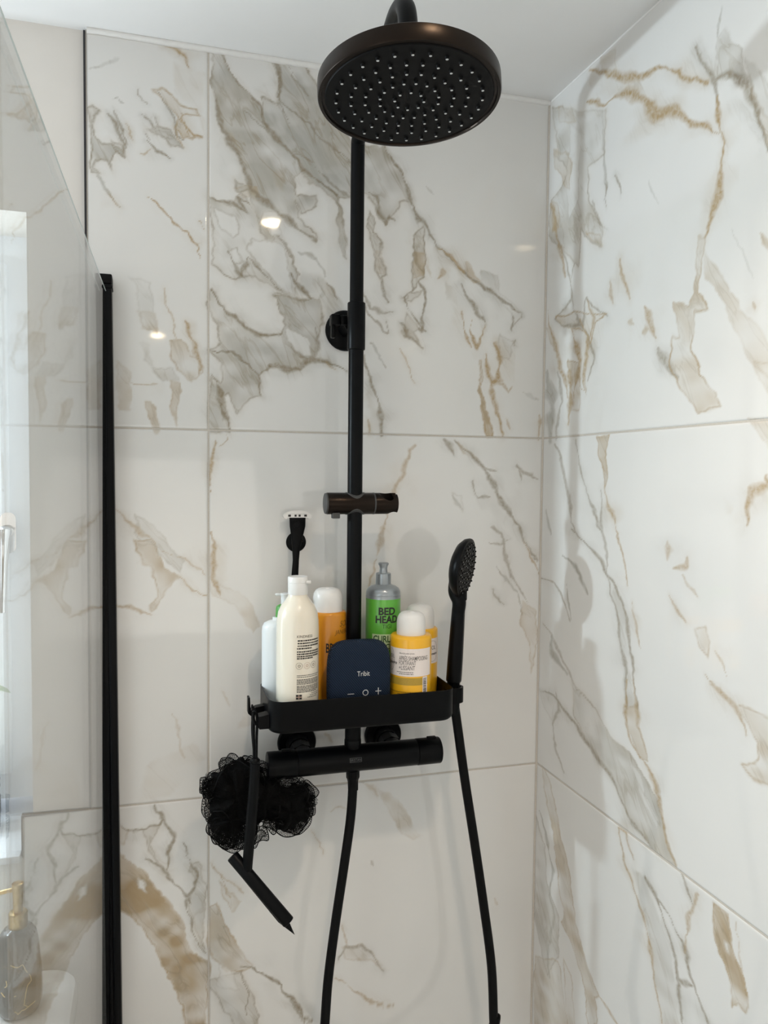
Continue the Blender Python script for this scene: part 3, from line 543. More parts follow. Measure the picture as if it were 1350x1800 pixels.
def tile(side, u0, u1, v0, v1, feats, fine=None, step=.0019, seed=0, parent=None):
    """one porcelain tile: flat polished face, arrised edges, real thickness"""
    g = .0014; u0 += g; u1 -= g; v0 += g; v1 -= g
    def axis(a, b, lo, hi):
        r = []
        if lo > a: r += list(np.linspace(a, lo, max(2, int((lo-a)/.006)))[:-1])
        s, e = max(a, lo), min(b, hi)
        if e > s: r += list(np.linspace(s, e, max(2, int((e-s)/step))))
        if hi < b: r += list(np.linspace(max(a, hi), b, max(2, int((b-max(a, hi))/.006)))[1:])
        return np.array(sorted(set(np.round(r, 6))))
    if fine: us = axis(u0, u1, fine[0], fine[1]); vs = axis(v0, v1, fine[2], fine[3])
    else: us = np.linspace(u0, u1, max(2, int((u1-u0)/.008))); vs = np.linspace(v0, v1, max(2, int((v1-v0)/.008))); feats = random_figure(seed, u0, u1, v0, v1)
    A = paint(us, vs, feats, 1. if side == 'b' else .45); nu, nv = len(us), len(vs)
    U, V = np.meshgrid(us, vs, indexing='ij'); W = np.zeros_like(U)
    e = np.minimum(np.minimum(U-u0, u1-U), np.minimum(V-v0, v1-V)); W[e < .0004] = .0006
    uu, vv, ww = U.ravel(), V.ravel(), W.ravel()
    # rear rim
    ru = np.array([u0, u1, u1, u0]); rv = np.array([v0, v0, v1, v1]); rw = np.full(4, .009)
    uu = np.concatenate([uu, ru]); vv = np.concatenate([vv, rv]); ww = np.concatenate([ww, rw])
    co = np.stack([uu, ww, vv], 1) if side == 'b' else np.stack([ww, uu, vv], 1)
    idx = np.arange(nu*nv).reshape(nu, nv)
    q = np.stack([idx[:-1, :-1], idx[1:, :-1], idx[1:, 1:], idx[:-1, 1:]], -1).reshape(-1, 4)
    if side == 'r': q = q[:, ::-1]
    B = nu*nv
    rims = [list(idx[:, 0])[::-1]+[B, B+1], list(idx[-1, :])[::-1]+[B+1, B+2], list(idx[:, -1])+[B+2, B+3], list(idx[0, :])+[B+3, B]]
    if side == 'r': rims = [r[::-1] for r in rims]
    me = bpy.data.meshes.new('tile'); nl = q.size+sum(len(r) for r in rims); nf = len(q)+4
    me.vertices.add(len(co)); me.vertices.foreach_set('co', co.ravel())
    me.loops.add(nl); me.loops.foreach_set('vertex_index', np.concatenate([q.ravel()]+[np.array(r) for r in rims]).astype(np.int32))
    me.polygons.add(nf); st = list(range(0, q.size, 4)); s0 = q.size
    for r in rims: st.append(s0); s0 += len(r)
    me.polygons.foreach_set('loop_start', np.array(st, dtype=np.int32)); me.update(calc_edges=True)
    at_ = me.attributes.new('stone', 'FLOAT_COLOR', 'POINT'); dat = np.zeros((len(co), 4), np.float32); dat[:B] = np.moveaxis(A, 0, -1).reshape(-1, 4)
    at_.data.foreach_set('color', dat.ravel())
    return link('tile', me, M['marble'], parent)

# ------------------------------------------------------------------ room shell
G1, G2, G3 = 1.70, 1.10, .50
XJ = -.5945; XT = -.7755; XN = -.8747; ZN = 1.039; XR = -.861
XW = -1.75; ZH = at(45, 377, .02)[2]       # far side and head of the window opening
YB = .32
wb = struct(mk('wall_back', join(box(XR, .02, .0112, YB, 0, CEIL+.05), box(XW, XR, .0085, YB, ZH, CEIL+.05), box(XW, XR, .0112, YB, 0, ZN-.02), box(-2.45, XW, .0085, YB, 0, CEIL+.05)), M['plaster'], None, None))
grout = mk('grout', join(box(XT, -.0005, .0007, .0112, 0, CEIL-.002), box(XN, XT, .0007, .0112, 0, G2-.004), box(-2.3, XN, .0007, .0112, 0, ZN-.004)), M['grout'], wb, None)
mk('plaster_skim', box(XR, XT-.002, .0085, .0115, G2+.001, CEIL+.002), M['plaster'], wb, None)
FB = (-.90, 0, .70, 2.30)
tile('b', XJ, 0, G1, CEIL, WB, FB, parent=wb); tile('b', XT, XJ, G1, CEIL, WB, FB, parent=wb)
tile('b', XJ, 0, G2, G1, WB, FB, parent=wb); tile('b', XT, XJ, G2, G1, WB, FB, parent=wb)
tile('b', XJ, 0, G3, G2, WB, FB, parent=wb); tile('b', XN, XJ, G3, G2, WB, FB, parent=wb)
tile('b', -1.19, XN, G3, ZN, [], seed=3, parent=wb)
for i, (a, b) in enumerate(((XJ, 0), (-1.19, XJ), (-1.79, -1.19))): tile('b', a, b, 0, G3, [], seed=20+i, parent=wb)
tile('b', -1.79, -1.19, G3, ZN, [], seed=8, parent=wb)
wr = struct(mk('wall_right', box(.0112, .10, -3.4, .02, 0, CEIL+.05), M['plaster'], None, None))
mk('grout', box(.0007, .0112, -3.39, .0, 0, CEIL-.002), M['grout'], wr, None)
FR = (-.63, 0, .70, 2.30)
for i, (a, b) in enumerate(((G1, CEIL), (G2, G1), (G3, G2))): tile('r', -1.2, 0, a, b, WR, FR, step=.002, parent=wr)
tile('r', -1.2, 0, 0, G3, [], seed=40, parent=wr)
for i, (a, b) in enumerate(((G1, CEIL), (G2, G1), (G3, G2), (0, G3))): tile('r', -2.4, -1.2, a, b, [], seed=50+i, parent=wr); tile('r', -3.39, -2.4, a, b, [], seed=60+i, parent=wr)
struct(mk('wall_left', box(-2.45, -2.35, -3.4, .02, 0, CEIL+.05), M['plaster'], None, None))
struct(mk('wall_front', box(-2.45, .10, -3.5, -3.4, 0, CEIL+.05), M['plaster'], None, None))
struct(mk('floor', box(-2.45, .10, -3.5, YB, -.1, 0), M['floor'], None, None))
ceil = struct(mk('ceiling', box(-2.45, .10, -3.5, YB, CEIL, CEIL+.1), M['ceiling'], None, None))
# sealant beads and edge trims
def bead(name, a, b, r, dz, seed):
    rg = random.Random(seed); n = 60; a = Vector(a); b = Vector(b)
    path = [a.lerp(b, k/n) for k in range(n+1)]
    V, Fc = tube(path, r, 8)
    V = [v+Vector((0, 0, rg.uniform(-1, 1)*dz if i % 8 else 0)) for i, v in enumerate(V)]
    return mk(name, (V, Fc), M['caulk'], None, 60)
struct(bead('trim_1', (XT+.002, .001, CEIL-.002), (0, .001, CEIL-.002), .0062, .0008, 4))
struct(bead('trim_2', (.003, -.001, CEIL-.002), (.003, -3.3, CEIL-.002), .0035, .0012, 5))
struct(mk('trim_3', box(XT-.0030, XT-.0002, -.0015, .010, G2+.001, CEIL-.004), M['trim_black'], None, None))
struct(mk('trim_4', join(box(XN-.002, XT-.004, -.0015, .0112, G2-.0005, G2+.0012), box(XN-.0022, XN-.0002, -.0015, .0112, ZN-.001, G2-.001)), M['trim_grey'], None, None))
struct(mk('trim_5', box(-1.75, XN-.0025, -.0015, .0112, ZN-.0008, ZN+.0012), M['trim_grey'], None, None))
struct(mk('trim_6', lathe([(.003, 0), (.003, CEIL-.01)], 12, Matrix.Translation((.0008, .0008, .005))), M['grout'], None, 60))

# window
WY = .15; SZ = ZN+.004
win = struct(mk('window_1', join(box(XR-.055, XR, WY, WY+.06, SZ+.03, ZH), box(XW, XW+.055, WY, WY+.06, SZ+.03, ZH), box(XW+.055, XR-.055, WY, WY+.06, ZH-.05, ZH), box(XW+.055, XR-.055, WY, WY+.06, SZ+.03, SZ+.08)), M['upvc'], None, None))
sx0, sx1, sz0, sz1 = XW+.058, XR-.050, SZ+.076, ZH-.046
mk('sash', join(box(sx1-.028, sx1, WY-.012, WY+.04, sz0, sz1, .003), box(sx0, sx0+.028, WY-.012, WY+.04, sz0, sz1, .003), box(sx0+.028, sx1-.028, WY-.012, WY+.04, sz1-.028, sz1, .003), box(sx0+.028, sx1-.028, WY-.012, WY+.04, sz0, sz0+.028, .003)), M['upvc'], win, 30)
mk('frosted_pane', box(sx0+.028, sx1-.028, WY+.012, WY+.02, sz0+.028, sz1-.028), M['daylit'], win, None)
sill = struct(mk('trim_7', join(box(XW, XR, .010, YB-.01, SZ-.020, SZ, .003), box(XW, XN-.003, -.010, .012, SZ-.012, SZ, .003)), M['upvc'], None, 30))
# window handle, on the sash
h0 = at(14, 905, WY-.014); h1 = at(8, 1062, WY-.03)
hb = at(14, 930, WY-.014)
mk('window_handle', join(prism(rrect(hb[0]-.011, hb[0]+.013, hb[2]-.04, hb[2]+.028, .011), 'y', WY-.020, WY-.0125),
   lathe([(.010, 0), (.011, .006), (.0105, .02), (.006, .026), (0, .027)], 24, frame_from_z((0, -1, 0), (hb[0]-.002, WY-.02, hb[2]-.004))),
   tube(spline([(hb[0]-.002, WY-.040, hb[2]), (hb[0]-.002, WY-.046, hb[2]-.03), (hb[0]-.004, WY-.044, hb[2]-.08), (hb[0]-.006, WY-.040, hb[2]-.135)], 8), .008, 16, lambda t: .011-.006*t)), M['chrome'], win, 40)

# downlights: bezel and lens flush in the ceiling
DL = [(-.368, -.835), (-.65, -2.75), (-1.55, -1.6)]  # the last one is out of view, added to fill the room
for i, (x, y) in enumerate(DL):
    t = thing('downlight', ['round recessed downlight in the ceiling over the shower, mirrored in the tiles', 'round recessed downlight in the ceiling at the far end of the room', 'unseen downlight added as fill in the ceiling on the window side'][i], 'light', (x, y, CEIL), 'recessed ceiling downlights')
    mk('bezel', lathe([(.030, -.001), (.040, -.003), (.042, .0015)], 40, Matrix.Translation((x, y, CEIL)), cap=False), M['upvc'], t)
    mk('lens', lathe([(0, -.0012), (.030, -.0012)], 40, Matrix.Translation((x, y, CEIL)), cap=False), M['lamp'], t)
    l = bpy.data.lights.new('downlight_beam', 'SPOT'); l.energy = [33, 16, 14][i]; l.color = (1, .83, .68); l.spot_size = math.radians([118, 125, 125][i]); l.spot_blend = .9; l.shadow_soft_size = .03
    o = bpy.data.objects.new('downlight_beam', l); COL.objects.link(o); o.location = (x, y, CEIL-.006)

# ------------------------------------------------------------------ shower screen (glass, wall profile)
GX0, GD = -.7470, math.radians(1.485)
gl = thing('shower_screen', 'frameless clear glass shower screen held in a black wall channel', 'shower screen', (-.748, -.015, .05))
def gpt(s, off, z): return Vector((GX0-math.sin(GD)*s+off*math.cos(GD), -.004-math.cos(GD)*s-off*math.sin(GD)*0, z))
GT = 1.8975
def gslab(s0, s1, z0, z1, h=.0022):
    V = [gpt(s, o, z) for z in (z0, z1) for s, o in ((s0, -h), (s1, -h), (s1, h), (s0, h))]
    return V, [[0, 3, 2, 1], [4, 5, 6, 7], [0, 1, 5, 4], [1, 2, 6, 5], [2, 3, 7, 6], [3, 0, 4, 7]]
mk('glass_panel', gslab(.004, .80, .06, GT), M['glass'], gl, None)
_e = gslab(.050, .80, GT-.0004, GT+.0004, .0005); mk('polished_edge', ([v+Vector((.0019, 0, 0)) for v in _e[0]], _e[1]), M['glass_edge'], gl, None)
px0, px1 = -.7580, -.7350
def lean(vf): return [Vector(v)+Vector((-.0042+(1.93-v[2])*.0072, 0, 0)) for v in vf[0]], vf[1]
mk('wall_channel', lean(join(box(px0, (px0+px1)/2-.0006, -.028, -.0005, .05, 1.914, .0015), box((px0+px1)/2+.0006, px1, -.030, -.0005, .05, 1.914, .0015), box(px0+.002, px1-.002, -.024, -.0005, .05, 1.910))), M['black'], gl, 30)
mk('channel_cap', lean(join(box(px0-.0012, px1+.0012, -.031, -.0004, 1.907, 1.9115, .001), box(px0-.0008, px1+.0008, -.0315, -.0004, 1.914, 1.928, .002))), M['black_soft'], gl, 30)
for py in (552, 1335):
    z = at(199, py, -.012)[2]
    mk('screw_cover', lathe([(.0052, 0), (.005, .002), (.003, .0034), (0, .0038)], 20, frame_from_z((1, 0, 0), (px1-.0044+(1.93-z)*.0072, -.015, z))), M['black_soft'], gl)

# ------------------------------------------------------------------ shower column
PXX, PYY = -.3733, -.085
sc = thing('shower_column', 'matt black thermostatic shower column with large round overhead rose', 'shower', (PXX, PYY, 1.175))
blk = M['black']
zs0, zs1 = at(626, 613, PYY-.013)[2], at(626, 529, PYY-.013)[2]
# head pose
HN = Vector((.0067, -.1152, -1)).normalized(); HC = Vector((-.4113, -.4584, 2.0417)); HR = .1
zarm = 2.163
top = HC - HN*.030
apath = [P(PXX, PYY, zs0+.02), P(PXX, PYY, 1.95), P(PXX, PYY, zarm-.040), P(PXX-.0008, PYY-.008, zarm-.014), P(PXX-.004, PYY-.05, zarm-.001), P(PXX-.010, PYY-.12, zarm+.002), P(PXX-.028, PYY-.26, zarm+.003),
         P(top.x+.003, top.y+.050, zarm), P(top.x+.001, top.y+.016, zarm-.014), P(top.x, top.y+.001, zarm-.05), P(top.x, top.y, top.z)]
mk('riser_pipe', tube(spline(apath, 10), .0108, 28), blk, sc, 60)
mk('lower_pipe', cyl((PXX, PYY, 1.185), (PXX, PYY, zs0+.005), .0119), blk, sc)
mk('pipe_sleeve', cyl((PXX, PYY, zs0), (PXX, PYY, zs1), .0141, bev=.0012), blk, sc)
wbk = mk('wall_bracket', join(cyl((-.3715, -.0005, 1.8706), (-.3715, -.055, 1.8706), .0125), cyl((-.3715, -.050, 1.8706), (PXX, PYY, 1.8706), .0100)), blk, sc)
mk('rosette', lathe([(.0335, 0), (.0335, .004), (.031, .0075), (.025, .010), (.013, .012)], 48, frame_from_z((0, -1, 0), (-.3715, -.0005, 1.8706))), blk, wbk)
bz = at(596, 564, -.055)[2]; bx0 = at(581, 564, -.055)[0]
mk('clamp_lever', join(box(bx0, bx0+.014, -.064, -.046, bz-.008, bz+.009, .0015), box(bx0+.0155, PXX-.008, -.062, -.048, bz-.007, bz+.008, .0015), box(bx0+.001, bx0+.007, -.060, -.050, bz-.028, bz-.006, .0015)), blk, wbk, 30)
# slider
sz = at(600, 885, PYY)[2]; sxa = at(571, 885, PYY)[0]; sxb = at(656, 885, PYY)[0]; sxc = at(696, 885, PYY)[0]
sr = .0172
sl_ = mk('slider', join(cyl((sxa+.003, PYY, sz), (sxb-.0012, PYY, sz), sr, bev=.0006, seg=48)), M['black_bronze'], sc)
mk('end_disc', cyl((sxa, PYY, sz), (sxa+.004, PYY, sz), sr-.0008, seg=48, bev=.0008), M['grey_ring'], sl_)
mk('grey_ring', cyl((sxb-.0014, PYY, sz), (sxb+.0010, PYY, sz), sr+.0002, seg=48), M['grey_ring'], sl_)
for s in (-1, 1):
    V = []; Fc = []; n = 32
    for k in range(n):
        a = 2*PI*k/n
        for rr in (.0122, .0152):
            x = rr*math.cos(a); y = rr*math.sin(a); zz = math.sqrt(max(1e-8, (sr+.0006)**2-y*y)) if abs(y) < sr else .002
            V.append((PXX+x, PYY+y, sz+s*zz))
            V.append((PXX+x, PYY+y, sz+s*max(0.001, zz-.003)))
    for k in range(n):
        a = 4*k; b = 4*((k+1) % n)
        Fc += [[a, a+2, b+2, b], [a, b, b+1, a+1], [a+2, a+3, b+3, b+2]]
    mk('pipe_gasket', (V, Fc), M['grey_ring'], sl_)
crd = mk('handset_cradle', cyl((sxb+.0008, PYY, sz), (sxc, PYY, sz), sr-.0002, seg=48, bev=.0015), M['black_bronze'], sl_)
hx = (sxb+sxc)/2+.008
boolean(crd, lathe([(.0095, -.03), (.013, .03)], 32, Matrix.Translation((hx, PYY-.003, sz)) @ Matrix.Rotation(math.radians(-22), 4, 'Y') @ Matrix.Rotation(math.radians(12), 4, 'X')))
boolean(crd, box(hx, sxc+.02, PYY-.008, PYY+.002, sz-.03, sz+.03))
bx = at(591, 905, PYY-.01)
mk('release_button', box(bx[0]-.006, bx[0]+.006, PYY-.012, PYY, sz-sr-.006, sz-sr+.003, .0012), M['grey_ring'], sl_, 30)
# overhead rose
HM = frame_from_z(HN, HC, (1, 0, 0))
rose = mk('shower_head', lathe([(0, -.0285), (.014, -.0285), (.0145, -.0235), (.026, -.0225), (.090, -.0195), (.0975, -.0190), (.0998, -.0172), (HR, -.0155), (HR, -.0015), (.0992, 0), (.0960, .0003), (.0952, -.0016), (.0935, -.0018), (.090, -.0010), (0, -.0010)], 96, HM, cap=False), M['black_bronze'], sc, 35)
mk('swivel_nut', lathe([(.0165, 0), (.0170, .004), (.0165, .016), (.0125, .018)], 32, frame_from_z(-HN, top-(-HN)*.004)), blk, rose)
mk('face_plate', lathe([(.0925, -.0014), (.0915, -.0002), (0, -.0002)], 72, HM, cap=False), M['black_soft'], rose, 35)
M['nozzle'] = texture(principled('grey_silicone', (.10, .10, .098), .4), 300, .2); M['nozzle_tip'] = texture(principled('nozzle_rim', (.55, .55, .54), .35), 300, .2)
nzme = None
def nozzle_mesh(r, h):
    V, Fc = lathe([(r*1.25, 0), (r*1.05, h*.5), (r*.8, h), (r*.35, h), (r*.3, h*.75)], 10, cap=False)
    me = bpy.data.meshes.new('nozzle'); me.from_pydata([tuple(v) for v in V], [], Fc); me.materials.append(M['black_soft']); me.materials.append(M['nozzle_tip'])
    for i, p in enumerate(me.polygons): p.material_index = 1 if i//10 >= 2 else 0
    me.shade_smooth(); return me
nzme = nozzle_mesh(.0019, .0032)
for fr, n, ph in ((.80, 28, .05), (.64, 24, .1), (.485, 20, .06), (.325, 16, .1), (.16, 8, .2)):
    for k in range(n):
        a = 2*PI*k/n+ph; q = HM @ Vector((fr*HR*math.cos(a), fr*HR*math.sin(a), -.0002))
        o = bpy.data.objects.new('nozzle', nzme); COL.objects.link(o); o.parent = rose
        o.matrix_parent_inverse = world_mat(rose).inverted()
        Mx = HM.to_3x3().to_4x4(); Mx.translation = q; o.matrix_basis = Mx
# thermostatic valve
VZ, VR = 1.175, .0212
vx0, vx1 = -.5110, -.2250
val = mk('valve_body', join(cyl((vx0+.047, PYY, VZ), (vx1-.042, PYY, VZ), VR, seg=48, bev=.0006), cyl((vx0+.044, PYY, VZ), (vx1-.04, PYY, VZ), VR-.0012, seg=48)), blk, sc)
for a, b, s in ((vx0, vx0+.0455, 1), (vx1-.0405, vx1, -1)):
    k = mk('control_knob', cyl((a, PYY, VZ), (b, PYY, VZ), VR+.0003, seg=48, bev=.0012), blk, sc)
    xm = a+.012 if s < 0 else a+.033
    xm = (b-.014) if s < 0 else (a+.030)
    mk('safety_button', box(xm-.0075, xm+.0075, PYY-.004, PYY+.004, VZ+VR-.001, VZ+VR+.0025, .001), M['black_soft'], k, 30)
for x in (-.4497, -.2986):
    u = mk('inlet_union', join(cyl((x, -.0005, 1.180), (x, -.030, 1.178), .020, .018), cyl((x, -.028, 1.178), (x, PYY+.004, VZ), .0165), cyl((x, -.036, 1.178), (x, -.055, 1.176), .0188, seg=8)), blk, sc, 30)
    mk('rosette', lathe([(.0325, 0), (.0325, .006), (.031, .009), (.020, .010)], 48, frame_from_z((0, -1, 0), (x, -.0005, 1.180))), blk, u)
mk('outlet_collar', cyl((PXX, PYY, VZ+VR-.004), (PXX, PYY, VZ+VR+.010), .0135, bev=.001), blk, sc)

# ---- writing
def text_mesh(s, bold=0., shear=0.):
    c = bpy.data.curves.new('t', 'FONT'); c.body = s; c.size = 1; c.offset = bold; c.shear = shear; c.resolution_u = 3
    o = bpy.data.objects.new('t', c); COL.objects.link(o); bpy.context.view_layer.update()
    me = bpy.data.meshes.new_from_object(o.evaluated_get(bpy.context.evaluated_depsgraph_get()))
    bm = bmesh.new(); bm.from_mesh(me)
    V = np.array([v.co[:2] for v in bm.verts]); Fc = [[v.index for v in f.verts] for f in bm.faces]; bm.free()
    bpy.data.objects.remove(o, do_unlink=True); bpy.data.curves.remove(c); bpy.data.meshes.remove(me)
    V -= V.min(0); V /= V.max(0); return V, Fc
def text_part(name, s, mapper, u0, u1, v0, v1, mat, parent, bold=0., shear=0.):
    V, Fc = text_mesh(s, bold, shear)
    vs = [mapper(u0+(u1-u0)*a, v0+(v1-v0)*b) for a, b in V]
    me = bpy.data.meshes.new(name); me.from_pydata([tuple(v) for v in vs], [], Fc); me.update()
    return link(name, me, mat, parent)
def flat_part(name, polys, mapper, mat, parent, nsub=6):
    V = []; Fc = []
    for (a, b, c, d) in polys:      # u0,u1,v0,v1
        n = len(V)
        for k in range(nsub+1): u = a+(b-a)*k/nsub; V += [tuple(mapper(u, c)), tuple(mapper(u, d))]
        for k in range(nsub): Fc.append([n+2*k, n+2*k+2, n+2*k+3, n+2*k+1])
    me = bpy.data.meshes.new(name); me.from_pydata(V, [], Fc); me.update()
    return link(name, me, mat, parent)
def ring_part(name, uc, vc, ru, rv, t, mapper, mat, parent, n=40, t0=0, t1=360):
    V = []; Fc = []
    for k in range(n+1):
        a = math.radians(t0+(t1-t0)*k/n)
        V += [tuple(mapper(uc+ru*math.cos(a), vc+rv*math.sin(a))), tuple(mapper(uc+(ru-t)*math.cos(a), vc+(rv-t)*math.sin(a)))]
    for k in range(n): Fc.append([2*k, 2*k+2, 2*k+3, 2*k+1])
    me = bpy.data.meshes.new(name); me.from_pydata(V, [], Fc); me.update()
    return link(name, me, mat, parent)
def cylmap(cx, cy, r, ph0, off=.0003, ey=1.0):
    """u in metres along the round of a bottle, v height; u=0 faces direction ph0 from -y (towards +x positive)"""
    def f(u, v):
        a = ph0+u/r; return Vector((cx+(r+off)*math.sin(a), cy-(r+off)*ey*math.cos(a), v))
    return f
def flatmap(y, ox=0): return lambda u, v: Vector((u, y, v))
# maker's mark on the valve
vm = lambda u, v: Vector((u, PYY-(VR+.0003)*math.cos(v/VR), VZ+(VR+.0003)*math.sin(v/VR)))
lx0, lx1 = at(615, 1338, PYY-VR)[0], at(636, 1338, PYY-VR)[0]
text_part('maker_mark', 'BRISTAN', vm, lx0+.0012, lx1-.0012, .0018, .0058, M['logo_grey'], val)
flat_part('mark_frame', [(lx0, lx1, .0004, .0009), (lx0, lx1, .0067, .0072), (lx0, lx0+.0005, .0009, .0067), (lx1-.0005, lx1, .0009, .0067)], vm, M['logo_grey'], val, 2)

# ------------------------------------------------------------------ tray
TX0, TX1, TY0, TY1, TZ0, TZ1 = -.5185, -.2265, -.166, -.038, 1.2495, 1.2975
tr = thing('shower_tray_shelf', 'black deep-sided shelf tray clamped to the shower pipe, full of bottles', 'shelf', ((TX0+TX1)/2, (TY0+TY1)/2, TZ0))
def tray_mesh():
    V = []; Fc = []; rings = []
    def ring(inset, z, r):
        n0 = len(V); p = rrect(TX0+inset, TX1-inset, TY0+inset, TY1-inset, r, 8); V.extend([(x, y, z) for x, y in p]); rings.append((n0, len(p)))
    ring(.004, TZ0, .022); ring(.0010, TZ0+.003, .024); ring(0, TZ0+.007, .024); ring(0, TZ1-.0006, .024); ring(.0006, TZ1, .0236); ring(.0020, TZ1, .0225); ring(.0024, TZ1-.0005, .0222); ring(.0024, TZ0+.005, .0222); ring(.004, TZ0+.0035, .021)
    for (a, n), (b, _) in zip(rings, rings[1:]):
        for k in range(n): Fc.append([a+k, a+(k+1) % n, b+(k+1) % n, b+k])
    a, n = rings[0]; Fc.append([a+k for k in range(n)][::-1]); a, n = rings[-1]; Fc.append([a+k for k in range(n)])
    return V, Fc
mk('tray', tray_mesh(), M['black'], tr, 40)
mk('pipe_clamp', join(cyl((PXX, PYY, TZ0-.003), (PXX, PYY, TZ1-.012), .0124, bev=.0004)), M['black'], tr)
mk('pipe_collar', cyl((PXX, PYY, VZ+VR+.006), (PXX, PYY, TZ0), .0128), M['black'], tr)
# hooks on the left end, seen edge on
def hook(y0, dx, zc):
    x = TX0
    p = [P(x+.002, y0, zc), P(x-.012-dx, y0, zc-.001), P(x-.016-dx, y0, zc-.002), P(x-.020-dx, y0, zc+.004), P(x-.021-dx, y0, zc+.018)]
    return tube(spline(p, 6), .0022, 10)
mk('hook', join(prism([(TX0+.001, 1.255), (TX0-.013, 1.255), (TX0-.0145, 1.2575), (TX0-.0145, 1.2735), (TX0+.001, 1.2765)], 'y', -.150, -.130), hook(-.140, 0, 1.262)), M['black'], tr, 40)
mk('hook', join(prism([(TX0+.001, 1.263), (TX0-.013, 1.263), (TX0-.0205, 1.262), (TX0-.0245, 1.266), (TX0-.0245, 1.290), (TX0-.0215, 1.290), (TX0-.0205, 1.270), (TX0-.012, 1.2745), (TX0+.001, 1.2765)], 'y', -.104, -.090)), M['black'], tr, 40)
# ring for the hand shower on the right end
HX, HY = at(798, 1210, -.115)[0], -.115
hz0, hz1 = at(803, 1232, HY)[2], at(803, 1206, HY)[2]
hh = mk('handset_holder', join(lathe([(.0152, 0), (.0152, hz1-hz0), (.0118, hz1-hz0), (.0098, 0), (.0152, 0)], 32, Matrix.Translation((HX, HY, hz0)), cap=False), box(TX1-.003, HX-.010, HY-.012, HY+.012, hz0+.002, hz1-.001, .0015)), M['black'], tr, 35)

# ------------------------------------------------------------------ hand shower
hs = thing('hand_shower', 'black hand shower standing upright in the ring at the right end of the tray', 'hand shower', (HX, HY, hz0))
b0 = Vector(at(797, 1205, HY)); b1 = Vector(at(806, 1070, HY-.004)); b2 = Vector(at(807, 1040, HY-.006))
ax = (b1-b0).normalized(); L = (b1-b0).length
mk('handle', lathe([(.0090, -.014), (.0102, .0), (.0108, .006), (.0112, .0065), (.0122, .0072), (.0126, .010), (.0124, L*.35), (.0114, L*.75), (.0106, L), (.0098, L+.012), (.006, L+.02)], 8, frame_from_z(ax, b0, (1, -.35, 0))), M['black'], hs, 50)
HSN = Vector((.77, -.62, -.13)).normalized(); hc = Vector(at(819, 999, HY-.004)); HSR = .0475
up = Vector((.18, 0, 1)); HSM = frame_from_z(HSN, hc, up)
head = mk('shower_head', lathe([(0, -.0235), (.012, -.023), (.026, -.0205), (.038, -.0155), (.0455, -.008), (HSR, -.0015), (.0470, .001), (.0440, .0018), (0, .0018)], 56, HSM, sx=1.03, cap=False), M['black'], hs, 40)
mk('neck', tube(spline([b1-ax*.006, b1+ax*.012, Vector(hc)-HSM.col[0].to_3d()*.040-HSN*.010, Vector(hc)-HSM.col[0].to_3d()*.020-HSN*.011], 8), .010, 20, lambda t: .0104+.003*t), M['black'], hs, 60)
mk('spray_button', box(-.006, .006, -.005, .005, 0, .016, .002), M['black_soft'], hs, 30).matrix_basis = Matrix.Translation(hc-HSM.col[0].to_3d()*.052+HSN*.004) @ Matrix.Rotation(math.radians(-40), 4, 'Z')
mk('face_plate', lathe([(.0440, .0016), (.0435, .0024), (0, .0024)], 48, HSM, cap=False), M['black_soft'], head, 35)
nz2 = nozzle_mesh(.00125, .0026)
for fr, n, ph in ((.86, 24, 0), (.70, 20, .1), (.53, 15, .2), (.36, 10, .1), (.18, 6, .3)):
    for k in range(n):
        a = 2*PI*k/n+ph; q = HSM @ Vector((fr*HSR*math.cos(a), fr*HSR*math.sin(a), .0023))
        o = bpy.data.objects.new('nozzle', nz2); COL.objects.link(o); o.parent = head
        Mx = HSM.to_3x3().to_4x4(); Mx.translation = q; o.matrix_parent_inverse = world_mat(head).inverted(); o.matrix_basis = Mx
# ------------------------------------------------------------------ hose
hoser = thing('shower_hose', 'smooth black shower hose hanging in a long loop below the valve', 'hose', (-.3, -.1, .6))
def hp(px, py, y): return Vector(at(px, py, y))
HYV = PYY
left = [Vector((PXX, HYV, VZ-VR-.004)), hp(620, 1385, -.086), hp(616, 1440, -.088), hp(605, 1520, -.092), hp(590, 1620, -.097), hp(577, 1720, -.102), hp(571, 1800, -.106)]
right = [hp(868, 1800, -.120), hp(864, 1700, -.121), hp(850, 1590, -.121), hp(834, 1480, -.120), hp(817, 1370, -.118), hp(806, 1290, -.116), hp(799, 1238, -.115), hp(798, 1215, -.115)]
bl, br = left[-1], right[0]; zb_ = .56
mid = [Vector((bl.x-.004, bl.y-.003, .72)), Vector((bl.x+.025, bl.y-.006, .62)), Vector(((bl.x+br.x)/2, -.115, zb_)), Vector((br.x-.03, -.118, .62)), Vector((br.x+.002, -.120, .72))]
mk('hose', tube(spline(left+mid+right, 8), .0076, 20), M['black_soft'], hoser, 60)
mk('hose_nut', join(lathe([(.0095, 0), (.0112, .002), (.0112, .013), (.0098, .0155), (.0088, .020), (.0085, .034)], 10, frame_from_z((.02, 0, -1), (PXX+.0005, HYV, VZ-VR+.003)))), M['black'], hoser, 30)
mk('hose_nut', lathe([(.0082, 0), (.0098, .003), (.0092, .024)], 24, frame_from_z((0, 0, -1), (HX, HY, hz0+.004))), M['black'], hoser, 30)

